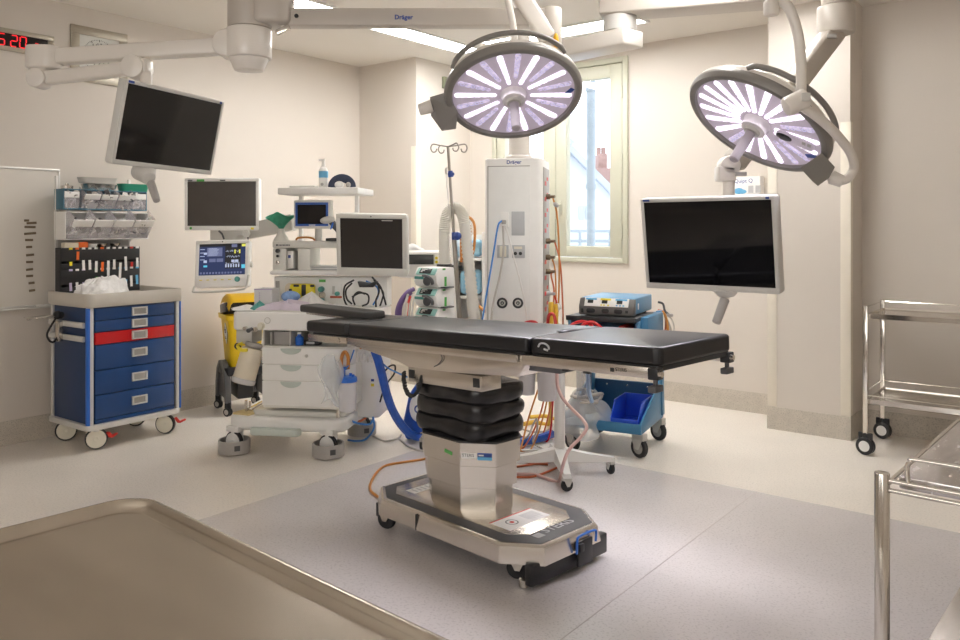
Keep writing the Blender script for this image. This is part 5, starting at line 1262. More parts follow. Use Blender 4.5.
b = MB(); b.ball(s1+V((-.018, -.01, .006)), (.048, .026, .022), 16, M=RY(-8)); b.build('head', LGREY, hd_); b = MB(); b.ball(s1+V((.012, -.02, -.03)), (.006, .006, .024), 10, M=RY(20)); b.build('trigger', BRIGHTB, hd_)
cable('machine_cord', 'orange cord lying in an arch on the machine header', CABO, [T.M @ V((T.hy(296, 241, .30).x, .30, zh+.006)), T.M @ V((T.hy(298, 238, .30).x, .30, zh+.018)), T.M @ V((T.hy(306, 236, .30).x, .29, zh+.022)), T.M @ V((T.hy(313, 237, .30).x, .28, zh+.018)), T.M @ V((T.hy(316, 241, .3).x, .28, zh+.006))], .006)
q = T.hy(327, 268, .33); Q = Thing('paper_stack', 'stack of white papers in the gap under the machine header', 'papers', tuple(T.M @ V((q.x, .34, zl+.0005))), -8)
for k in range(4):
    b = MB(); b.box((0, 0, .004+.007*k), (.19-.01*k, .13, .005), .001, M=RZ(-4+5*k)); b.build('sheet', MARKW if k % 2 else MARKGR, Q)
# black monitoring leads bunched below the centre monitor
gk = 'black monitoring leads below the centre monitor'
lead = [[(352, 283), (346, 290), (347, 299), (352, 304)], [(354, 280), (345, 286), (344, 298), (347, 306)], [(352, 297), (360, 293), (368, 295), (368, 303), (362, 306)], [(372, 277), (380, 286), (383, 294), (386, 305)], [(374, 280), (383, 292), (382, 300), (380, 306)], [(366, 281), (377, 287), (378, 296), (373, 305)], [(355, 305), (353, 298), (358, 292), (365, 294)], [(378, 283), (379, 292), (376, 300), (376, 307)]]
K = Thing('monitoring_leads', 'bunch of thin black and blue leads hanging below the centre monitor', 'leads', tuple(at(366, 306, 4.60)), 0)
for k, pts in enumerate(lead):
    b = wb(K); b.tube([at(u, v, 4.60+.02*(k % 3)) for u, v in pts], .0055, n=6); b.build('lead', CABB if k == 5 else BLACK, K)
b = wb(K); b.prism([(at(358, 281, 4.6).x, at(358, 281, 4.6).z), (at(360, 286, 4.6).x, at(360, 287, 4.6).z), (at(374, 287, 4.6).x, at(374, 287, 4.6).z), (at(378, 281, 4.6).x, at(378, 281, 4.6).z), (at(370, 284, 4.6).x, at(368, 283, 4.6).z)], -4.63, -4.57, .004, M=RX(90)); b.build('lead_holder', BLACK, K)

# ---- screens carried by the machine
T2 = Thing('display_monitor', 'large unlit grey screen above the patient monitor beside the left wall', 'monitor', M=pose((-1.699, 5.261, 1.456), (-2.2, 0, 0)))
ho, _ = flatscreen(T2, .50, .345, .05, .022, WHITE, SCRG, .030, .012)
b = MB(); b.bb(-.165, -.115, -.004, -.001, .150, .164); b.build('green_sticker', MARKG, ho); b = MB(); b.bb(-.225, -.195, -.004, -.001, .152, .160); b.build('marks', DGREY, ho); b = MB(); b.bb(-.01, .025, -.004, -.001, .153, .161); b.build('marks', DGREY, ho)
b = MB(); b.ball((-.205, -.003, -.157), (.009, .004, .009), 12); b.build('lime_dot', MARKG, ho); b = MB(); b.bb(.195, .215, -.004, -.001, -.166, -.152); b.build('yellow_mark', MARKY, ho)
b = wb(T2); y_ = 5.38; b.bb(at(214, 0, y_).x, at(250, 0, y_).x, 5.30, 5.34, at(0, 240, y_).z, at(0, 229, y_).z, .004); b.build('bracket', LGREY, T2)
b = wb(T2); q = at(247, 233.5, 5.25); b.cyl(q, q+V((0, -.03, 0)), .024, n=18, bev=.004); b.build('knob', LGREY, T2)
b = wb(T2); b.tube([at(219, 231, 5.26), at(222, 234, 5.25), at(224, 239, 5.26)], .006, n=6); b.tube([at(248, 237, 5.24), at(248, 241, 5.24)], .005, n=6, smooth=False); b.build('cord', DGREY, T2)
b = wb(T2); bar(b, at(250, 231, 5.34), at(294, 222, 5.10), .05, .105, .006); b.build('arm', LGREY, T2)
T3 = Thing('patient_monitor', 'patient monitor showing a blue data screen with a handle below', 'monitor', M=pose((-1.632, 5.062, 1.077), (1.6, -11.2, -1.7)))
w, h = .34, .30
ho, scn_ = flatscreen(T3, w, h, .06, .025, WHITE, SCR, .075, .018)
sw, sh_ = w-.05, h-.10; sx0 = -sw/2; sz0 = -h/2+.075
def srect(b, m, x0, x1, y0, y1, d): b.use(m).bb(sx0+x0*sw, sx0+x1*sw, -d, .0004, sz0+(1-y1)*sh_, sz0+(1-y0)*sh_)
b = MB(); srect(b, UIN, 0, 1, .07, 1, .0004); srect(b, UIK, 0, 1, 0, .085, .0006); srect(b, UIK, .56, .90, .0, .80, .0006)
srect(b, UIL, .17, .50, .12, .40, .0008); srect(b, UIL, .22, .36, .47, .58, .0008); srect(b, UIL, .38, .52, .47, .58, .0008)
for k in range(7): srect(b, UIP, .20, .36+.1*random.random(), .14+.036*k, .152+.036*k, .001)
for k in range(4): srect(b, UIP, .02, .12, .16+.11*k, .18+.11*k, .001)
srect(b, UIP, .10, .17, .27, .34, .001); srect(b, UIP, .10, .17, .52, .60, .001); srect(b, UIC, .10, .18, .68, .74, .001)
srect(b, UIL, .70, .82, .02, .12, .001); srect(b, UIY, .92, 1.0, .02, .10, .001); srect(b, UIC, .92, 1.0, .68, .80, .001)
for y in (.2, .38, .6):
    for k in range(16): srect(b, UIP, .58+.02*k, .59+.02*k, y+.05*random.random(), y+.02+.06*random.random(), .001)
for x, y in ((.76, .20), (.86, .20)): srect(b, UIY, x, x+.03, y, y+.12, .0012)
for x in (.70, .78): srect(b, UIP, x, x+.07, .52, .60, .0012)
for k in range(6): srect(b, UIP, .57+.055*k, .60+.055*k, .66, .76, .0012)
for k in range(14): srect(b, UIL, .03+.066*k, .07+.066*k, .90, .96, .001)
b.build('screen_readout', None, scn_)
b = MB(); b.cyl((.100, .0, -.105), (.100, -.016, -.105), .017, n=20, bev=.003); b.build('dial', MINTD, ho)
for k in range(5):
    b = MB(); b.box((-.13+.045*k, -.0035, -.105), (.018, .003, .005), .001); b.build('button', MARKY, ho)
b = MB(); b.ball((0, -.003, .1385), .004, 8); b.build('lamp', BLACK, ho)
b = MB(); b.tube([(-.165, -.005, -.145), (-.168, -.012, -.165), (-.155, -.02, -.180), (.0, -.025, -.182), (.13, -.02, -.172), (.160, -.01, -.150), (.168, .0, -.08)], .008, n=10); b.build('carry_handle', LGREY, ho)
b = MB(); b.cyl((.17, .03, -.01), (.185, .03, -.01), .018, n=16, bev=.003); b.build('side_knob', LGREY, ho)
b = wb(T3); bar(b, (-1.60, 5.13, 1.10), (-1.58, 5.32, 1.23), .06, .06, .006); bar(b, (-1.58, 5.32, 1.20), (-1.58, 5.32, 1.30), .06, .06, .006); b.build('bracket', LGREY, T3)
T4 = Thing('centre_monitor', 'dark screen with a pale rounded frame standing out right of the anaesthesia machine', 'monitor', M=pose((-.596, 4.389, 1.206), (-7.4, 7.1, 1.1)))
ho, _ = flatscreen(T4, .40, .345, .05, .026, OFFW, SCRM, .045, .022)
b = MB(); b.ball((0, -.003, .158), .004, 8); b.build('lamp', BLACK, ho)
b = MB(); b.bb(.06, .12, -.003, -.001, .135, .139); b.build('marks', LGREY, ho)
b = wb(T4); b.cyl((-.60, 4.44, 1.19), (-.62, 4.98, 1.12), .025, n=14); b.build('arm', LGREY, T4)
# ================================================================= YELLOW WASTE BIN on its black dolly
T = Thing('waste_bin', 'yellow clinical waste bin with its lid open between the cart and the anaesthesia machine', 'bin', (-1.70, 5.72, 0), 30)
def ring(hx, hy, z, r=.03): return [(x, y, z) for x, y in rrect(2*hx, 2*hy, r, 5)]
b = MB(); b.loft([ring(.100, .105, .325), ring(.102, .107, .332), ring(.125, .130, .655), ring(.140, .145, .658), ring(.142, .147, .69), ring(.134, .139, .69), ring(.120, .125, .655), ring(.097, .10, .36)]); bd = b.build('body', YELLOW, T)
b = MB(); b.X = TR(-.1215, -.035, .56) @ RZ(-90) @ RX(4)
b.use(MARKW).prism([(0, -.075), (.048, 0), (0, .075), (-.048, 0)], 0, .003, M=RX(90)); b.use(MARKK).prism([(0, -.075), (.051, 0), (0, .075), (-.051, 0)], -.001, .0005, M=RX(90))
b.use(MARKK)
for a in (90, 210, 330): b.lathe([(.010, .0035), (.0105, .0040), (.0145, .0040), (.015, .0035)], 16, RX(90) @ TR(.011*math.cos(R(a)), .022+.011*math.sin(R(a)), 0))
b.bb(-.014, .014, -.0042, -.003, -.04, -.034); b.bb(-.010, .010, -.0042, -.003, -.03, -.024)
b.build('hazard_label', None, bd)
lidX = TR(0, .0, .70) @ RX(-8)
b = MB(); b.X = TR(.02, .10, .70) @ RX(-10)
n = 12; prof = [(-.255*1, .0)] ; pts = []
for i in range(n+1):
    t = i/n; pts.append((-.26+.30*t, .115*math.sin(PI*(.12+.62*t))-.01))
def lidf(i, j):
    t = i; y = -.26+.34*t; z = .12*math.sin(PI*(.10+.70*t)); xw = .148
    x = -xw+2*xw*j; e = max(0, abs(2*j-1)-.8)/.2
    return V((x, y, z-.06*e*e))
b.sheet(lidf, 14, 20, .006); b.build('lid', YELLOW, T, sharp=50)
b = MB(); b.X = TR(.02, .10, .70) @ RX(-10); b.bb(-.158, -.142, -.20, -.02, -.02, .05, .008); b.bb(-.10, .10, -.20, .0, .0, .055, .01); b.bb(-.13, .13, -.14, .02, -.02, .02, .006); b.build('lid_mechanism', BLACK, T)
b = MB(); b.prism(rrect(.30, .30, .05, 5), .27, .33, .01); b.bb(-.055, .055, -.10, .12, .10, .28, .008); b.build('dolly_plate', BLACK, T)
for x, y in ((-.145, -.15), (-.145, .15), (.145, -.15), (.145, .15)):
    s_ = 1 if x > 0 else -1; q = 1 if y > 0 else -1
    b = MB(); pr = [(0, .33), (.06, .30), (.105, .22), (.125, .11), (.135, .09), (.165, .09), (.160, .20), (.13, .30), (.06, .36), (0, .37)]
    b.prism(pr, -.02, .02, .004, M=RZ(0) @ Matrix(((0, 0, 1, x*.92), (q, 0, 0, 0), (0, 1, 0, 0), (0, 0, 0, 1)))); b.bb(x*.92-.004, x*.92+.004, 0, q*.13, .11, .33); lg = b.build('dolly_leg', DGREY, T)
    twin_caster(T, x*.92, q*.15, .030, .014, 35, m_tyre=BLACK, m_hub=CABG, m_fork=BLACK, top=.095, twin=True, parent=lg)

# ================================================================= DRIP STAND, PUMPS, HOSE
p_top = at(448, 146, 4.62); p_bot = at(461, 340, 4.62); dpole = (p_bot-p_top)/(p_bot.z-p_top.z)
def pole(z): return p_top+dpole*(z-p_top.z)
base = pole(0.08)
T = Thing('drip_stand', 'chrome drip stand with four hooks leaning left of the pendant', 'drip stand', (base.x, base.y, 0), 0)
b = wb(T); zj = at(455, 238, 4.62).z; b.cyl(pole(.06), pole(zj), .0135, n=16); b.build('pole', mat('dull_pole', (.36, .33, .29), .38, .7, var=.03), T)
b = wb(T); b.cyl(pole(zj-.02), p_top, .0085, n=14); b.build('inner_pole', MATS['dull_pole'], T)
b = wb(T); q = at(455.5, 236, 4.62); b.cyl(q+V((0, 0, -.022)), q+V((0, 0, .022)), .022, n=16, bev=.004); b.ball(q+V((.012, -.018, 0)), .024, 14); b.build('height_knob', MARKB, T)
b = wb(T); q = at(450.5, 174, 4.62); b.cyl(q+V((.003, 0, -.018)), q+V((-.003, 0, .018)), .016, n=14, bev=.003); b.ball(q+V((.012, 0, 0)), .012, 10); b.build('clip', MARKB, T)
for k, (du, dy) in enumerate(((-15, 0), (17, 0), (-8, .06), (9, -.06))):
    e = p_top+V((du/800*4.62, dy, 0)); sg = 1 if du > 0 else -1
    b = wb(T); b.tube([p_top+V((0, 0, -.004)), p_top+(e-p_top)*.55+V((0, 0, .004)), e+V((0, 0, .01)), e+V((sg*.012, 0, -.012)), e+V((sg*.002, 0, -.034)), e+V((-sg*.016, 0, -.032)), e+V((-sg*.022, 0, -.016))], .0042, n=8); b.build('hook', MATS['dull_pole'], T)
for k in range(5):
    an = 72*k+20; b = MB(); b.X = TR(0, 0, 0) @ RZ(an); b.tube([(.0, 0, .10), (.1, 0, .095), (.26, 0, .075), (.28, 0, .07)], .014, n=10, flat=.8); lg = b.build('leg', STEEL, T)
    twin_caster(T, .28*math.cos(R(an)), .28*math.sin(R(an)), .028, .014, an, top=.07, parent=lg)
cable('drip_line', 'thin line hanging beside the upper drip stand pole', CABW, [at(447, 170, 4.6), at(446.5, 178, 4.6), at(448, 195, 4.6), at(449, 208, 4.6)], .003, 'line')
b = MB(); q = at(446.5, 171, 4.6); b.ball(q, (.010, .010, .022), 10); tag(b.build('drip_valve', CABW), 'small white valve clipped beside the blue clip of the drip stand', 'valve')
# three stacked pumps on the pole
pyaw = -38
for k, (v0, v1) in enumerate(((267.5, 288.5), (288.5, 308.5), (308.5, 329))):
    lab = ['uppermost white infusion pump of the stack on the drip stand', 'middle white infusion pump of the stack on the drip stand', 'lowest white infusion pump of the stack, half hidden by the table'][k]
    Yp = 4.42; cR = at(438.5, 300, Yp)
    zb = at(438, v1, Yp).z; zt_ = at(438, v0, Yp).z; hh = zt_-zb-.003
    T = Thing('infusion_pump', lab, 'infusion pump', (cR.x, cR.y, zb), pyaw, 'stacked infusion pumps')
    W_, D_ = .170, .135
    b = MB(); b.prism([(0, .03), (.01, 0), (.035, -.018), (hh*.62, -.018), (hh, .012), (hh, D_), (0, D_)], -W_, 0, .006, 2, M=Matrix(((0, 0, 1, 0), (0, 1, 0, 0), (1, 0, 0, 0), (0, 0, 0, 1)))); bd = b.build('case', WHITE, T)
    tl_ = TR(0, -.003, hh*.80) @ RX(-38)
    b = MB(); b.X = tl_; b.bb(-W_*.90, -W_*.08, -.006, .004, -.022, .022, .004); b.build('control_panel', mat('pump_teal', (.34, .62, .57), .35, var=.03) if 'pump_teal' not in MATS else MATS['pump_teal'], bd)
    b = MB(); b.X = tl_; b.bb(-W_*.76, -W_*.26, -.009, -.004, -.017, .017, .002); b.build('screen', LCD, bd)
    b = MB(); b.X = tl_
    for i in range(3): b.bb(-W_*.70, -W_*(.62-.08*i), -.0100, -.009, -.010+.009*i, -.006+.009*i)
    b.build('readout', MARKW, bd)
    b = MB(); b.bb(-W_*.95, -W_*.55, -.022, -.014, hh*.42, hh*.56, .003); b.build('trim', MINTD, bd)
    b = MB(); b.tube([(-W_*.50, -.028, hh*.62), (-W_*.30, -.040, hh*.60), (-W_*.12, -.034, hh*.42), (-W_*.12, -.026, hh*.22)], .012, n=10, flat=.7); b.ball((-W_*.40, -.02, hh*.34), (.028, .014, .026), 14); b.build('latch', DGREY, bd)
    b = MB(); b.bb(0, .0015, .05, .068, hh*.08, hh*.55, 0); b.bb(0, .0015, .035, .058, hh*.88, hh*.97, 0); b.build('green_sticker', MARKG, bd)
    b = MB(); b.bb(-.02, .03, .02, .10, .0, .008, .002); b.build('seam_lug', DGREY, bd)
    b = MB(); b.bb(-.10, -.05, D_-.01, D_+.05, hh*.3, hh*.7, .005); b.build('pole_clamp', GREYP, T)
# corrugated warm air hose, an inverted U
Yh = 4.74
path = catmull([at(444.5, 266, Yh), at(444.5, 245, Yh), at(445, 226, Yh), at(448, 213, Yh), at(454.5, 208, Yh), at(461, 212, Yh), at(464.5, 224, Yh), at(467.5, 250, Yh), at(471, 285, Yh), at(474, 315, Yh), at(477, 345, Yh), at(476, 385, Yh), on(474, 440, .05)], 16)
b = MB(); rad = [.034+.0030*(1 if i % 2 else -1) for i in range(len(path))]
b.tube(path, rad, n=18, smooth=False); tag(b.build('corrugated_hose', CORR, sharp=80), 'thick white corrugated hose bent in an arch behind the drip stand', 'hose')
b = MB(); q = at(444.5, 266, Yh); b.cyl(q+V((0, 0, -.02)), q+V((0, 0, .012)), .047, n=24, bev=.004); b.box(q+V((.06, .0, -.004)), (.09, .07, .02), .004); tag(b.build('hose_collar', BLACK), 'black collar at the left foot of the corrugated hose', 'collar')
# warming unit with a dark display standing on its own post
T = Thing('warming_unit', 'white unit with a wide dark display behind the infusion pumps', 'device', (at(418, 300, 5.05).x, 5.05, 0), -5)
a = T.hy(397, 251, -.02); c = T.hy(440, 278, -.02)
b = MB(); b.bb(a.x, c.x, -.02, .22, c.z, a.z, .02, 3); bd = b.build('case', WHITE, T)
b = MB(); T.pbox(b, 406, 254.5, 434, 264.5, -.024, .006, .001); b.build('display', LCD, bd)
b = MB()
for v in (258, 262): q = T.hy(436.5, v, -.022); b.cyl(q, q+V((0, -.004, 0)), .009, n=12)
b.build('yellow_key', MARKY, bd)
b = MB(); T.pbox(b, 433.6, 254.5, 434.6, 264.5, -.025, .004); b.build('mint_strip', MINT, bd)
b = MB(); b.bb(.07, .12, .08, .13, .06, c.z, .004); b.build('post', WHITE, T)
b = MB(); b.prism(rrect(.24, .34, .06, 4, .12, .10), .03, .075, .01); b.build('foot', WHITE, T)
for x, y in ((.03, -.04), (.21, -.04), (.03, .24), (.21, .24)): twin_caster(T, x, y, .014, .012, 10, top=.035)
q = T.hy(411, 251, .08)
Q = Thing('towel', 'small white towel folded on top of the warming unit', 'towel', tuple(T.M @ V((q.x, .08, a.z))), -5)
b = MB(); b.sheet(lambda i, j: V((-.08+.16*i, -.06+.12*j, .004+.035*math.sin(PI*i)**.6*math.sin(PI*j)**.5*(1+.2*math.sin(9*i+5*j)))), 18, 14, .003); b.build('folds', FILMW, Q, sharp=70)
gv = 'violet hoses left of the infusion pumps'
cable('violet_hose', 'violet hose arching highest left of the infusion pumps', CABV, [at(414, 289, 4.70), at(408, 292, 4.68), at(402, 299, 4.66), at(398, 308, 4.66), at(397, 318, 4.66), at(397, 345, 4.7)], .014, 'hose', gv)
cable('violet_hose', 'thinner violet hose arching just below the other violet hose', CABV, [at(412, 293, 4.72), at(405, 298, 4.70), at(401, 306, 4.69), at(400, 318, 4.69), at(400, 345, 4.7)], .010, 'hose', gv)
b = MB(); b.tube([at(408.5, 303, 4.66), at(410.5, 296, 4.66)], .008, n=8, smooth=False); b.tube([at(409.5, 299.5, 4.66), at(408, 312, 4.66), at(407, 330, 4.68)], .004, n=6); tag(b.build('red_clip', REDP), 'small red clip beside the violet hoses', 'clip')
gw = 'white lines left of the infusion pumps'
for k, (u, lab) in enumerate(((404, 'white line hanging nearest to the violet hoses'), (409, 'white line hanging between the violet hoses and the pumps'), (412, 'white line hanging nearest to the pumps'))):
    cable('drip_line', lab, CABW, [at(u+4, 294, 4.66), at(u+1, 304, 4.66), at(u, 316, 4.66), at(u, 345, 4.68)], .006, 'line', gw)
# white trolley with pale blue packs behind the hose, orange hose coil above it
T = Thing('linen_trolley', 'white trolley of pale blue packs half hidden behind the corrugated hose', 'trolley', (at(471, 300, 5.45).x, 5.45, 0), -4)
a, c = T.hy(454, 232, 0), T.hy(484, 350, 0)
for x in (a.x, c.x):
    b = MB(); b.bb(x-.015, x+.015, 0, .36, .07, a.z, .004); b.build('side_panel', WHITE, T)
b = MB(); b.bb(a.x, c.x, .34, .36, .08, a.z-.02, .002); b.build('rear_panel', WHITE, T)
for v in (258, 296, 345):
    z = T.hy(470, v, 0).z; b = MB(); b.bb(a.x+.015, c.x-.015, .0, .34, z-.02, z, .003); b.build('shelf', LGREY if v == 296 else WHITE, T)
for x, y in ((a.x, .05), (c.x, .05), (a.x, .31), (c.x, .31)): twin_caster(T, x, y, .03, .014, 10, top=.075)
PB = mat('pack_light_blue', (.30, .56, .74), .6, var=.12, scale=14, bump=.3, bscale=14)
for k, (v0, v1, y0, lab) in enumerate(((240, 257.5, .02, 'upper pale blue pack behind the corrugated hose'), (271, 295.5, .0, 'lower pale blue pack behind the corrugated hose'))):
    z0, z1 = T.hy(470, v1, 0).z+.004, T.hy(470, v0, 0).z
    Q = Thing('linen_pack', lab, 'pack', tuple(T.M @ V(((a.x+c.x)/2+.01, y0+.12, z0))), -4)
    b = MB(); b.bb(-.075, .075, -.10, .12, 0, z1-z0, .03, 4); b.build('wrap', PB, Q); b = MB(); b.ball((.01, -.105, (z1-z0)*.5), (.016, .006, .014), 10); b.build('tag', MARKW, Q)
q = T.hy(467.5, 218, .10); b = MB(); b.cyl((q.x, .37, a.z-.1), (q.x, .37, q.z-.02), .008, n=10); b.cyl((q.x, .37, q.z-.02), (q.x, -.09, q.z-.03), .006, n=10); b.build('hanger_rod', STEEL, T)
go = 'orange hoses hung behind the corrugated hose'
for k, (u, r, lab) in enumerate(((469, 5.2, 'orange hose loop hanging nearest to the pendant'), (465.5, 4.2, 'orange hose loop hanging left of the other orange loop'))):
    cable('orange_hose', lab, CABO, [at(u-r, 262, 5.38), at(u-r, 240, 5.38), at(u-r*.8, 222+k*3, 5.38), at(u, 217.5+k*3, 5.38), at(u+r, 224+k*3, 5.38), at(u+r*1.1, 240, 5.38), at(u+r*.7, 254, 5.36), at(u, 262, 5.36)], .009, 'hose', go)
cable('orange_hose', 'orange hose falling to the lower right behind the corrugated hose', CABO, [at(474, 298, 5.3), at(476, 303, 5.28), at(482, 309, 5.25), at(488, 316, 5.2), at(490, 345, 5.2), at(491, 395, 5.2), on(496, 427, .012), on(506, 427, .012)], .010, 'hose')
# ================================================================= DIATHERMY UNIT on its blue trolley
o = on(638, 459)
yw = -27
T = Thing('equipment_trolley', 'blue equipment trolley with black castors standing behind the foot of the table', 'trolley', (o.x, o.y, 0), yw)
ET = T
W_, D_ = .42, .45
for x, y in ((-.0, .03), (-W_+.03, .0), (.0, D_), (-W_+.03, D_)):
    twin_caster(T, x, y, .058, .028, 62, m_tyre=RUBBER, m_hub=GREYP, m_fork=LGREY, top=.142)
b = MB(); b.bb(-W_, .02, -.02, D_+.02, .142, .160, .003); b.bb(-W_, .02, -.026, -.016, .142, .198, .002); b.build('lower_shelf', CARTB, T)
b = MB(); b.bb(-W_, .02, D_+.005, D_+.02, .16, .345, .002); bp = b.build('rear_panel', CARTD, T)
b = MB()
for x in (-.33, -.2, -.07): b.ball((x, D_+.004, .315), (.007, .004, .007), 8)
b.build('screw', CHROME, bp)
for x, s_ in ((-W_, 1), (.02, -1)):
    b = MB(); b.prism([(-.026, .142), (D_+.02, .142), (D_+.02, .40), (D_-.06, .40), (D_-.09, .36), (-.026, .20)], -.006, .006, .002, M=TR(x, 0, 0) @ Matrix(((0, 0, 1, 0), (1, 0, 0, 0), (0, 1, 0, 0), (0, 0, 0, 1)))); b.build('side_wing', CARTB, T)
    b = MB(); b.prism([(D_-.03, .16), (D_+.02, .16), (D_-.02, .80), (D_-.09, .80)], -.014, .014, .003, M=TR(x, 0, 0) @ Matrix(((0, 0, 1, 0), (1, 0, 0, 0), (0, 1, 0, 0), (0, 0, 0, 1)))); b.build('upright', CARTB, T)
zt_ = .790
f0, f1 = T.hy(566, 316, -.03), T.hy(636, 321, -.03)
b = MB(); b.bb(f0.x, f1.x, -.03, .40, zt_-.022, zt_, .004); b.build('top_shelf', DGREY, T)
b = MB(); b.bb(f0.x, f1.x, -.034, -.02, zt_-.026, zt_+.002, .003); b.build('shelf_lip', BLACK, T)
b = MB(); b.prism([(-.0, zt_-.14), (.40, zt_-.14), (.40, zt_+.002), (-.0, zt_-.022)], -.012, .012, .003, M=TR(f1.x, 0, 0) @ Matrix(((0, 0, 1, 0), (1, 0, 0, 0), (0, 1, 0, 0), (0, 0, 0, 1)))); b.build('side_panel', ESUB, T)
b = MB(); b.bb(f0.x, f0.x+.02, .0, .40, zt_-.14, zt_-.022, .003); b.build('side_panel', ESUB, T)
b = MB(); b.bb(f1.x+.012, f1.x+.055, .02, .36, zt_-.14, zt_+.005, .004); b.build('side_pocket', CARTB, T)
b = MB(); b.bb(f0.x, f1.x+.05, .0, .40, zt_-.155, zt_-.14, .002); b.bb(f0.x, f1.x, .38, .40, zt_-.14, zt_-.022); b.build('mid_shelf', ESUB, T)
Q = Thing('paper_stack', 'white paper lying on the shelf slot under the diathermy unit', 'papers', tuple(T.M @ V(((f0.x+f1.x)/2-.02, .10, zt_-.139))), yw)
b = MB(); b.bb(-.13, .10, -.10, .14, 0, .05, .003); b.build('stack', MARKW, Q); b = MB(); b.bb(.115, .15, -.09, .10, 0, .09, .004); b.build('red_folder', REDP, Q)
# unit
g0, g1 = T.hy(579, 313, .02), T.hy(634, 315.7, .02)
Q = Thing('diathermy_unit', 'blue electrosurgical unit with a grey control front standing on the blue trolley', 'medical unit', tuple(T.M @ V(((g0.x+g1.x)/2, .02, zt_+.006))), yw)
w = (g1.x-g0.x)/2; h = .100; d = .40
b = MB(); b.bb(-w+.006, w-.004, .03, d, .006, h, .006, 3); b.build('case', ESUB, Q)
XM = Matrix(((0, 0, 1, 0), (1, 0, 0, 0), (0, 1, 0, 0), (0, 0, 0, 1)))
b = MB(); b.prism([(0, .0), (.04, .0), (.04, h-.004), (.022, h-.004), (-.004, h*.52), (-.004, h*.06)], -w, w, .004, 2, M=XM); fr = b.build('front_panel', mat('unit_front_grey', (.13, .125, .12), .4, var=.04), Q)
tiltp = TR(0, .008, h*.74) @ RX(-25)
b = MB(); b.X = tiltp; b.use(MARKW).bb(-w*.80, w*.80, -.004, .002, -.026, .026, .001)
b.use(MARKC).bb(-w*.76, -w*.36, -.005, 0, .012, .023); b.use(MARKY).bb(-w*.22, w*.16, -.005, 0, .012, .023); b.use(MARKC).bb(w*.32, w*.74, -.005, 0, .012, .023)
for c_ in (-.56, -.04, .50): b.use(LCD).bb(w*(c_-.12), w*(c_+.08), -.006, 0, -.008, .012)
b.use(MARKY)
for c_ in (-.2, -.1, .05): b.bb(w*c_, w*(c_+.06), -.005, 0, -.022, -.014)
b.use(MARKC)
for c_ in (.36, .48, .60): b.bb(w*c_, w*(c_+.06), -.005, 0, -.022, -.014)
b.build('control_display', None, fr)
b = MB(); b.bb(-w*.90, -w*.82, -.008, 0, h*.12, h*.36, .001); b.build('power_switch', BLACK, fr)
for c_, wd in ((-.55, .16), (-.02, .13), (.45, .15)):
    b = MB(); b.prism(rrect(w*wd*2, h*.26, h*.12, 5), 0, .006, .001, M=TR(w*c_, -.003, h*.26) @ RX(90)); b.build('socket', BLACK, fr)
b = MB(); b.bb(w*.70, w*.80, -.007, 0, h*.18, h*.34, .001); b.build('port', BLACK, fr)
for x in (-w+.04, w-.04):
    for y in (.05, d-.04):
        b = MB(); b.cyl((x, y, -.006), (x, y, .008), .012, n=12); b.build('foot', BLACK, Q)
b = MB(); b.box((w-.003, .10, h*.5), (.002, .02, .035), .0005); b.build('side_label', MARKW, Q)
gc = 'leads hanging at the right of the blue trolley'
def ec(m, pts, lab, r=.006): cable('equipment_lead', lab, m, pts, r, 'lead', gc)
ec(DGREY, [at(658, 302, 4.9), at(663, 304, 4.9), at(665, 311, 4.88), at(670, 315, 4.86)], 'dark grey lead curving out highest behind the diathermy unit', .007)
ec(CABO, [at(659, 312, 4.86), at(664, 313, 4.84), at(667, 322, 4.82), at(668, 334, 4.8), at(667, 345, 4.8)], 'orange lead dropping down beside the blue trolley', .008)
ec(CABG, [at(666, 314, 4.86), at(672, 320, 4.85), at(674, 328, 4.84), at(671, 336, 4.83), at(667, 338, 4.83), at(665, 330, 4.83)], 'thin grey lead looping widest at the right of the blue trolley', .004)
ec(CABG, [at(664, 316, 4.87), at(669, 323, 4.86), at(671, 331, 4.85), at(668, 339, 4.84), at(663, 340, 4.83)], 'thin grey lead in the smaller loop beside the blue trolley', .004)
ec(CABR, [at(658, 310, 4.9), at(664, 312, 4.88), at(666, 320, 4.87), at(665, 334, 4.86), at(664, 345, 4.86)], 'rust lead close beside the blue trolley side', .006)
b = MB(); q = at(670, 315, 4.86); b.box(q, (.035, .03, .018), .004); tag(b.build('plug', GREYP), 'grey plug at the end of the dark lead beside the blue trolley', 'plug')
# storage bin on the lower shelf
q0, q1 = T.hy(609.5, 421, .0), T.hy(641, 425, .0)
Q = Thing('storage_bin', 'bright blue open fronted storage bin on the lower trolley shelf', 'storage bin', tuple(T.M @ V(((q0.x+q1.x)/2-.005, .0, .1605))), yw)
w = (q1.x-q0.x)/2-.01; L_ = .30; hb_, hf = .145, .055
sp_ = [(0, 0), (L_, 0), (L_, hb_), (.075, hb_), (.055, hb_*.86), (0, hf)]
for x in (-w, w-.005):
    b = MB(); b.prism(sp_, x, x+.005, .001, M=XM); b.bb(x-.004 if x < 0 else x, x+.005 if x < 0 else x+.009, .07, L_, hb_-.008, hb_, .001); b.build('side', BINB, Q)
b = MB(); b.bb(-w+.005, w-.005, 0, L_, 0, .005); b.bb(-w+.005, w-.005, L_-.005, L_, .005, hb_); b.bb(-w+.005, w-.005, -.001, .006, .0, hf, .001); b.build('tub', BINB, Q)
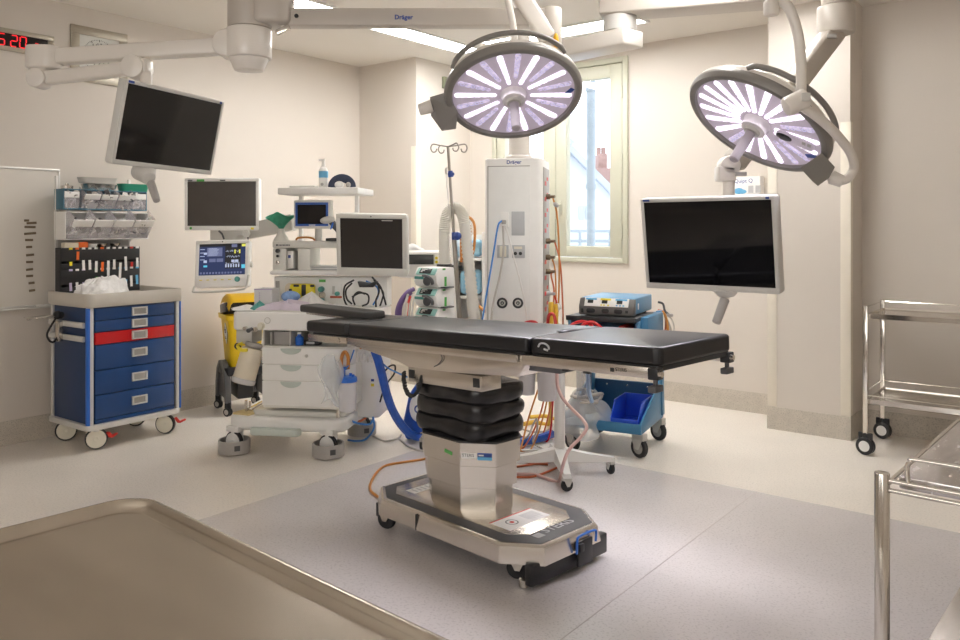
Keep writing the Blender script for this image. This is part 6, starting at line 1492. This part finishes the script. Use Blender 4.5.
# bag of tubing on the lower shelf
q = T.hy(586, 424, .06)
Q = Thing('tubing_bag', 'clear plastic bag of pale tubing spilling over the lower trolley shelf', 'bag', tuple(T.M @ V((q.x, .09, .162))), yw)
b = MB(); rnd = random.Random(8)
for k in range(7):
    ph = rnd.uniform(0, 6); b.tube([(.10*math.cos(ph+t*.55)*(1-.03*k)+.01*rnd.uniform(-1, 1), .085*math.sin(ph+t*.55), .025+.022*k+.012*math.sin(t+k)) for t in range(13)], .010, n=7, k=4)
b.build('tubing_coil', CABG, Q)
def bg(i, j):
    a = 2*PI*i; r = (1-j*.92)**.45
    k = 1+.16*math.sin(3*a+2)+.08*math.sin(8*a+3*j)
    return V((.145*r*k*math.cos(a), .125*r*k*math.sin(a)-.02, .002+.155*j**.7*(1+.16*math.sin(4*a)+.1*math.sin(7*a+4*j))))
b = MB(); b.sheet(bg, 44, 12); b.build('film', FILM, Q, sharp=70)
b = MB(); b.sheet(lambda i, j: V((-.13+.24*i+.01*math.sin(9*j), -.130-.012*math.sin(8*i+3*j)-.02*j, .08-.15*j+.015*math.sin(7*i))), 20, 10); b.build('film_hem', FILM, Q, sharp=70)
b = MB(); b.bb(-.11, .07, -.110, -.104, -.045+.05, .075, .002, M=RX(12)); b.build('blue_wrap', mat('wrap_pale_blue', (.50, .68, .78), .5, var=.08, bump=.4), Q)

# ================================================================= WHITE SUCTION STAND
T = Thing('suction_stand', 'white four legged stand with suction jars under the table', 'stand', (.42, 4.22, 0), 2)
b = MB(); b.cyl((0, 0, .07), (0, 0, .76), .029, n=24, bev=.004); b.build('pole', WHITE, T)
for k in range(4):
    an = 90*k; b = MB(); b.X = RZ(an)
    b.loft([[(.01, y, z) for y, z in ((-.035, .075), (.035, .075), (.030, .145), (-.030, .145))], [(.15, y, z) for y, z in ((-.026, .070), (.026, .070), (.022, .112), (-.022, .112))], [(.29, y, z) for y, z in ((-.020, .068), (.020, .068), (.016, .090), (-.016, .090))]]); lg = b.build('leg', WHITE, T, sharp=50)
    twin_caster(T, .27*math.cos(R(an)), .27*math.sin(R(an)), .031, .020, 20+30*k, m_hub=BLACK, m_fork=LGREY, top=.07, parent=lg)
b = MB(); b.bb(-.20, .20, -.03, .03, .60, .625, .006); b.build('jar_bar', WHITE, T)
b = MB(); b.bb(-.26, .28, .03, .17, .565, .575, .003); b.bb(-.26, .28, .165, .17, .575, .60, .002); b.build('hose_tray', WHITE, T)
for k, (u, Yj, lab, rr_) in enumerate(((547, 4.14, 'pale suction jar hanging left of the white stand pole', .052), (527, 4.20, 'pale suction jar hanging furthest left on the white stand', .046), (584, 4.20, 'clear suction jar hanging right of the white stand pole', .042))):
    c_ = at(u, 400, Yj)
    Q = Thing('suction_jar', lab, 'jar', (c_.x, c_.y, c_.z if k != 1 else c_.z+.03), 0, 'suction jars on the white stand')
    b = MB(); b.lathe([(0, .001), (rr_*.86, .001), (rr_*.92, .01), (rr_, .17), (rr_*.95, .17), (rr_*.88, .012), (0, .006)], 28); b.build('jar', FROST if k != 2 else CLEAR, Q)
    b = MB(); b.lathe([(0, .20), (rr_*.8, .198), (rr_*1.06, .188), (rr_*1.08, .168), (0, .170)], 28); b.build('lid', WHITE if k < 2 else CLEAR, Q)
    b = MB(); b.bb(-.012, .012, -.005, .10, .185, .20, .003); b.build('hanger', WHITE, Q)
cable('suction_tube', 'pale blue tube inside the clear jar right of the stand pole', mat('tube_blue', (.35, .50, .72), .4, var=.04), [at(587, 364, 4.18), at(588, 378, 4.18), at(589, 392, 4.18), at(592, 402, 4.2)], .011, 'tube')

# ================================================================= HOSES AND CABLES
cable('pink_tube', 'pink tube curling down from the suction jars to the floor', CABP, [at(557, 370, 4.1), at(557.5, 385, 4.08), at(562, 397, 4.05), at(572, 409, 4.02), at(583, 420, 3.98), at(586.5, 428, 3.95), at(581, 437, 3.94), at(569, 450, 3.92), at(563, 465, 3.90), on(559, 481, .010), on(551, 480, .010), on(536, 475, .010), on(520, 474, .010), on(505, 474, .010)], .0085, 'tube')
cable('red_hose', 'red hose arch behind the table nearest to the pendant front', CABRED, [at(517, 362, 4.32), at(519, 335, 4.33), at(523, 325, 4.32), at(530, 321.8, 4.3), at(537, 324, 4.28), at(541, 335, 4.28), at(541, 362, 4.30)], .0092, 'hose')
cable('red_hose', 'tall narrow red hose loop behind the table beside the yellow hoses', CABRED, [at(547, 362, 4.33), at(547.5, 330, 4.34), at(548.5, 317, 4.34), at(551.5, 313.8, 4.34), at(554.5, 317, 4.33), at(556, 330, 4.32), at(557, 362, 4.32)], .0092, 'hose')
cable('red_hose', 'red hose arch in front of the blue trolley, left of the pair', CABRED, [at(564, 361.5, 4.34), at(567, 332, 4.36), at(572, 325, 4.35), at(580, 321.6, 4.34), at(588, 323, 4.33), at(594, 331, 4.33), at(596, 361.5, 4.33)], .0092, 'hose')
cable('red_hose', 'red hose arch in front of the blue trolley, right of the pair', CABRED, [at(576, 361.5, 4.31), at(579, 332, 4.31), at(583, 325, 4.30), at(591, 322, 4.30), at(599, 326, 4.29), at(606, 336, 4.29), at(608, 361.5, 4.30)], .0092, 'hose')
cable('blue_hose', 'thick dark blue hose curving from behind the table head down to the floor', HOSEB, [at(371, 338, 4.62), at(373, 346, 4.60), at(378, 360, 4.58), at(382, 375, 4.60), at(387, 395, 4.64), at(394, 413, 4.72), at(405, 429, 4.80), at(418, 437, 4.88), on(435, 437, .03), on(470, 440, .03), on(500, 444, .03), on(525, 441, .03), on(540, 438, .03), on(552, 434, .03)], .026, 'hose')
cable('floor_cable', 'amber cable curving out left of the table base and back', CABO, [on(440, 455, .008), on(424, 459, .008), on(404, 462, .008), on(386, 465.5, .008), on(376, 473, .008), on(370.5, 484, .008), on(371, 491, .008), on(377, 496, .008), on(384, 500, .02)], .0065)
for k, (pts, m_, lab) in enumerate((
    ([on(505, 459, .008), on(522, 461.5, .008), on(536, 463.5, .008), on(550, 461.5, .008), on(560, 457, .008), on(575, 452, .008), on(590, 454, .008)], CABR, 'rust cable running behind the white stand legs'),
    ([on(500, 468, .008), on(518, 466.5, .008), on(535, 464, .008), on(548, 464.5, .008)], CABR, 'short rust cable in front of the left stand leg'),
    ([on(495, 476, .008), on(515, 477, .008), on(533, 476.5, .008), on(548, 471.5, .008), on(557, 467.5, .008)], CABR, 'lowest rust cable curving below the left stand leg'),
    ([on(566, 449, .008), on(580, 454, .008), on(600, 457, .008), on(613, 460, .008)], CABG, 'grey cable along the right stand leg'),
    ([on(505, 436, .01), on(518, 440, .02), on(528, 436, .10), on(533, 425, .16), on(537, 419, .2), on(537, 430, .1), on(533, 442, .03), on(541, 448, .01)], CABG, 'grey lead looping up from the floor behind the bellows'),
    ([on(505, 447, .008), on(520, 450, .008), on(538, 450, .008), on(552, 449, .008)], CABW, 'white lead on the floor behind the bellows'),
    ([on(511, 425, .008), on(522, 429, .008), on(535, 432, .008), on(548, 430, .008), on(553, 424, .008)], CABG, 'thin grey lead beside the dark blue hose'),
    ([on(373, 436, .006), on(385, 441, .006), on(398, 438, .006), on(401, 435, .006)], CABG, 'grey cable from the wheel ring toward the blue hose'),
    ([on(399, 439, .006), on(408, 446, .006), on(418, 450, .006), on(430, 452, .006)], CABG, 'grey cable passing under the blue hose near the table column'))):
    cable('floor_cable', lab, m_, pts, .006)
gt = 'leads falling behind the table head'
for m_, pts, lab in ((CABB, [at(381, 362, 4.7), at(388, 368, 4.68), at(398, 373, 4.6), at(407, 377, 4.5)], 'light blue lead slanting to the table column'),
    (RUBBER, [at(384, 372, 4.72), at(390, 366, 4.72), at(395, 366, 4.7), at(394, 374, 4.7), at(388, 382, 4.72), at(383, 392, 4.74), at(380, 402, 4.76)], 'thin black lead curling beside the blue hose'),
    (CABO, [at(360, 349, 4.66), at(366, 346, 4.64), at(372, 349, 4.64), at(370, 356, 4.66)], 'orange lead curl on top of the white side housing')):
    cable('hanging_lead', lab, m_, pts, .005, 'lead', gt)
# blue and white warm air blower on the floor behind the bellows
o = on(418, 441)
T = Thing('air_blower', 'dark blue blower with a white oval label behind the table bellows', 'blower', (o.x+.03, o.y+.10, 0), -10)
b = MB(); b.prism([(-.10, 0), (.12, 0), (.12, .30), (.05, .36), (-.02, .36), (-.075, .28), (-.11, .12)], -.10, .10, .025, 3, M=RX(90)); bd = b.build('case', HOSEB, T)
b = MB(); b.ball((-.012, -.101, .20), (.055, .006, .085), 20); lb = b.build('oval_label', MARKW, bd)
b = MB(); b.lathe([(.016, .0), (.018, .003), (.024, .003), (.026, 0)], 18, TR(-.01, -.106, .195) @ RX(90)); b.build('label_mark', MARKB, lb)

# ================================================================= CAMERA, DAYLIGHT, EXPOSURE
cd = bpy.data.cameras.new('camera'); cam = bpy.data.objects.new('camera', cd); col.objects.link(cam)
cam.location = CAM; cam.rotation_euler = (R(90), 0, 0)
cd.sensor_width = 36; cd.lens = 36*F/960; cd.shift_x = (480-U0)/960; cd.shift_y = (V0-320)/960
cd.clip_start = .02; cd.clip_end = 200
sc.camera = cam
w = bpy.data.worlds.new('sky'); sc.world = w; w.use_nodes = True
N, L = w.node_tree.nodes, w.node_tree.links
bgn = N['Background']
tc = N.new('ShaderNodeTexCoord'); nz = N.new('ShaderNodeTexNoise'); nz.inputs['Scale'].default_value = 2.5
rp = N.new('ShaderNodeValToRGB'); rp.color_ramp.elements[0].color = (.86, .92, 1.0, 1); rp.color_ramp.elements[1].color = (1, 1, 1, 1)
L.new(tc.outputs['Generated'], nz.inputs['Vector']); L.new(nz.outputs['Fac'], rp.inputs['Fac']); L.new(rp.outputs['Color'], bgn.inputs['Color'])
bgn.inputs['Strength'].default_value = 2.6
# spot beams of the two surgical lights
for Mx, e in ((M1, 5), (M2, 4)):
    l = bpy.data.lights.new('lamp_beam', 'AREA'); l.shape = 'DISK'; l.size = .5; l.energy = e; l.color = (.94, .90, 1.0); l.spread = R(75)
    o = bpy.data.objects.new('lamp_beam', l); col.objects.link(o); o.matrix_world = Mx @ TR(0, 0, -.012)
    o.parent = None
vs = sc.view_settings
sc.display_settings.display_device = 'sRGB'
vs.view_transform = 'Standard'; vs.look = 'None'; vs.gamma = 1; vs.use_curve_mapping = False; vs.exposure = 0.25
sc.cycles.max_bounces = 10; sc.cycles.diffuse_bounces = 6; sc.cycles.transparent_max_bounces = 24
sc.cycles.sample_clamp_indirect = 6.0
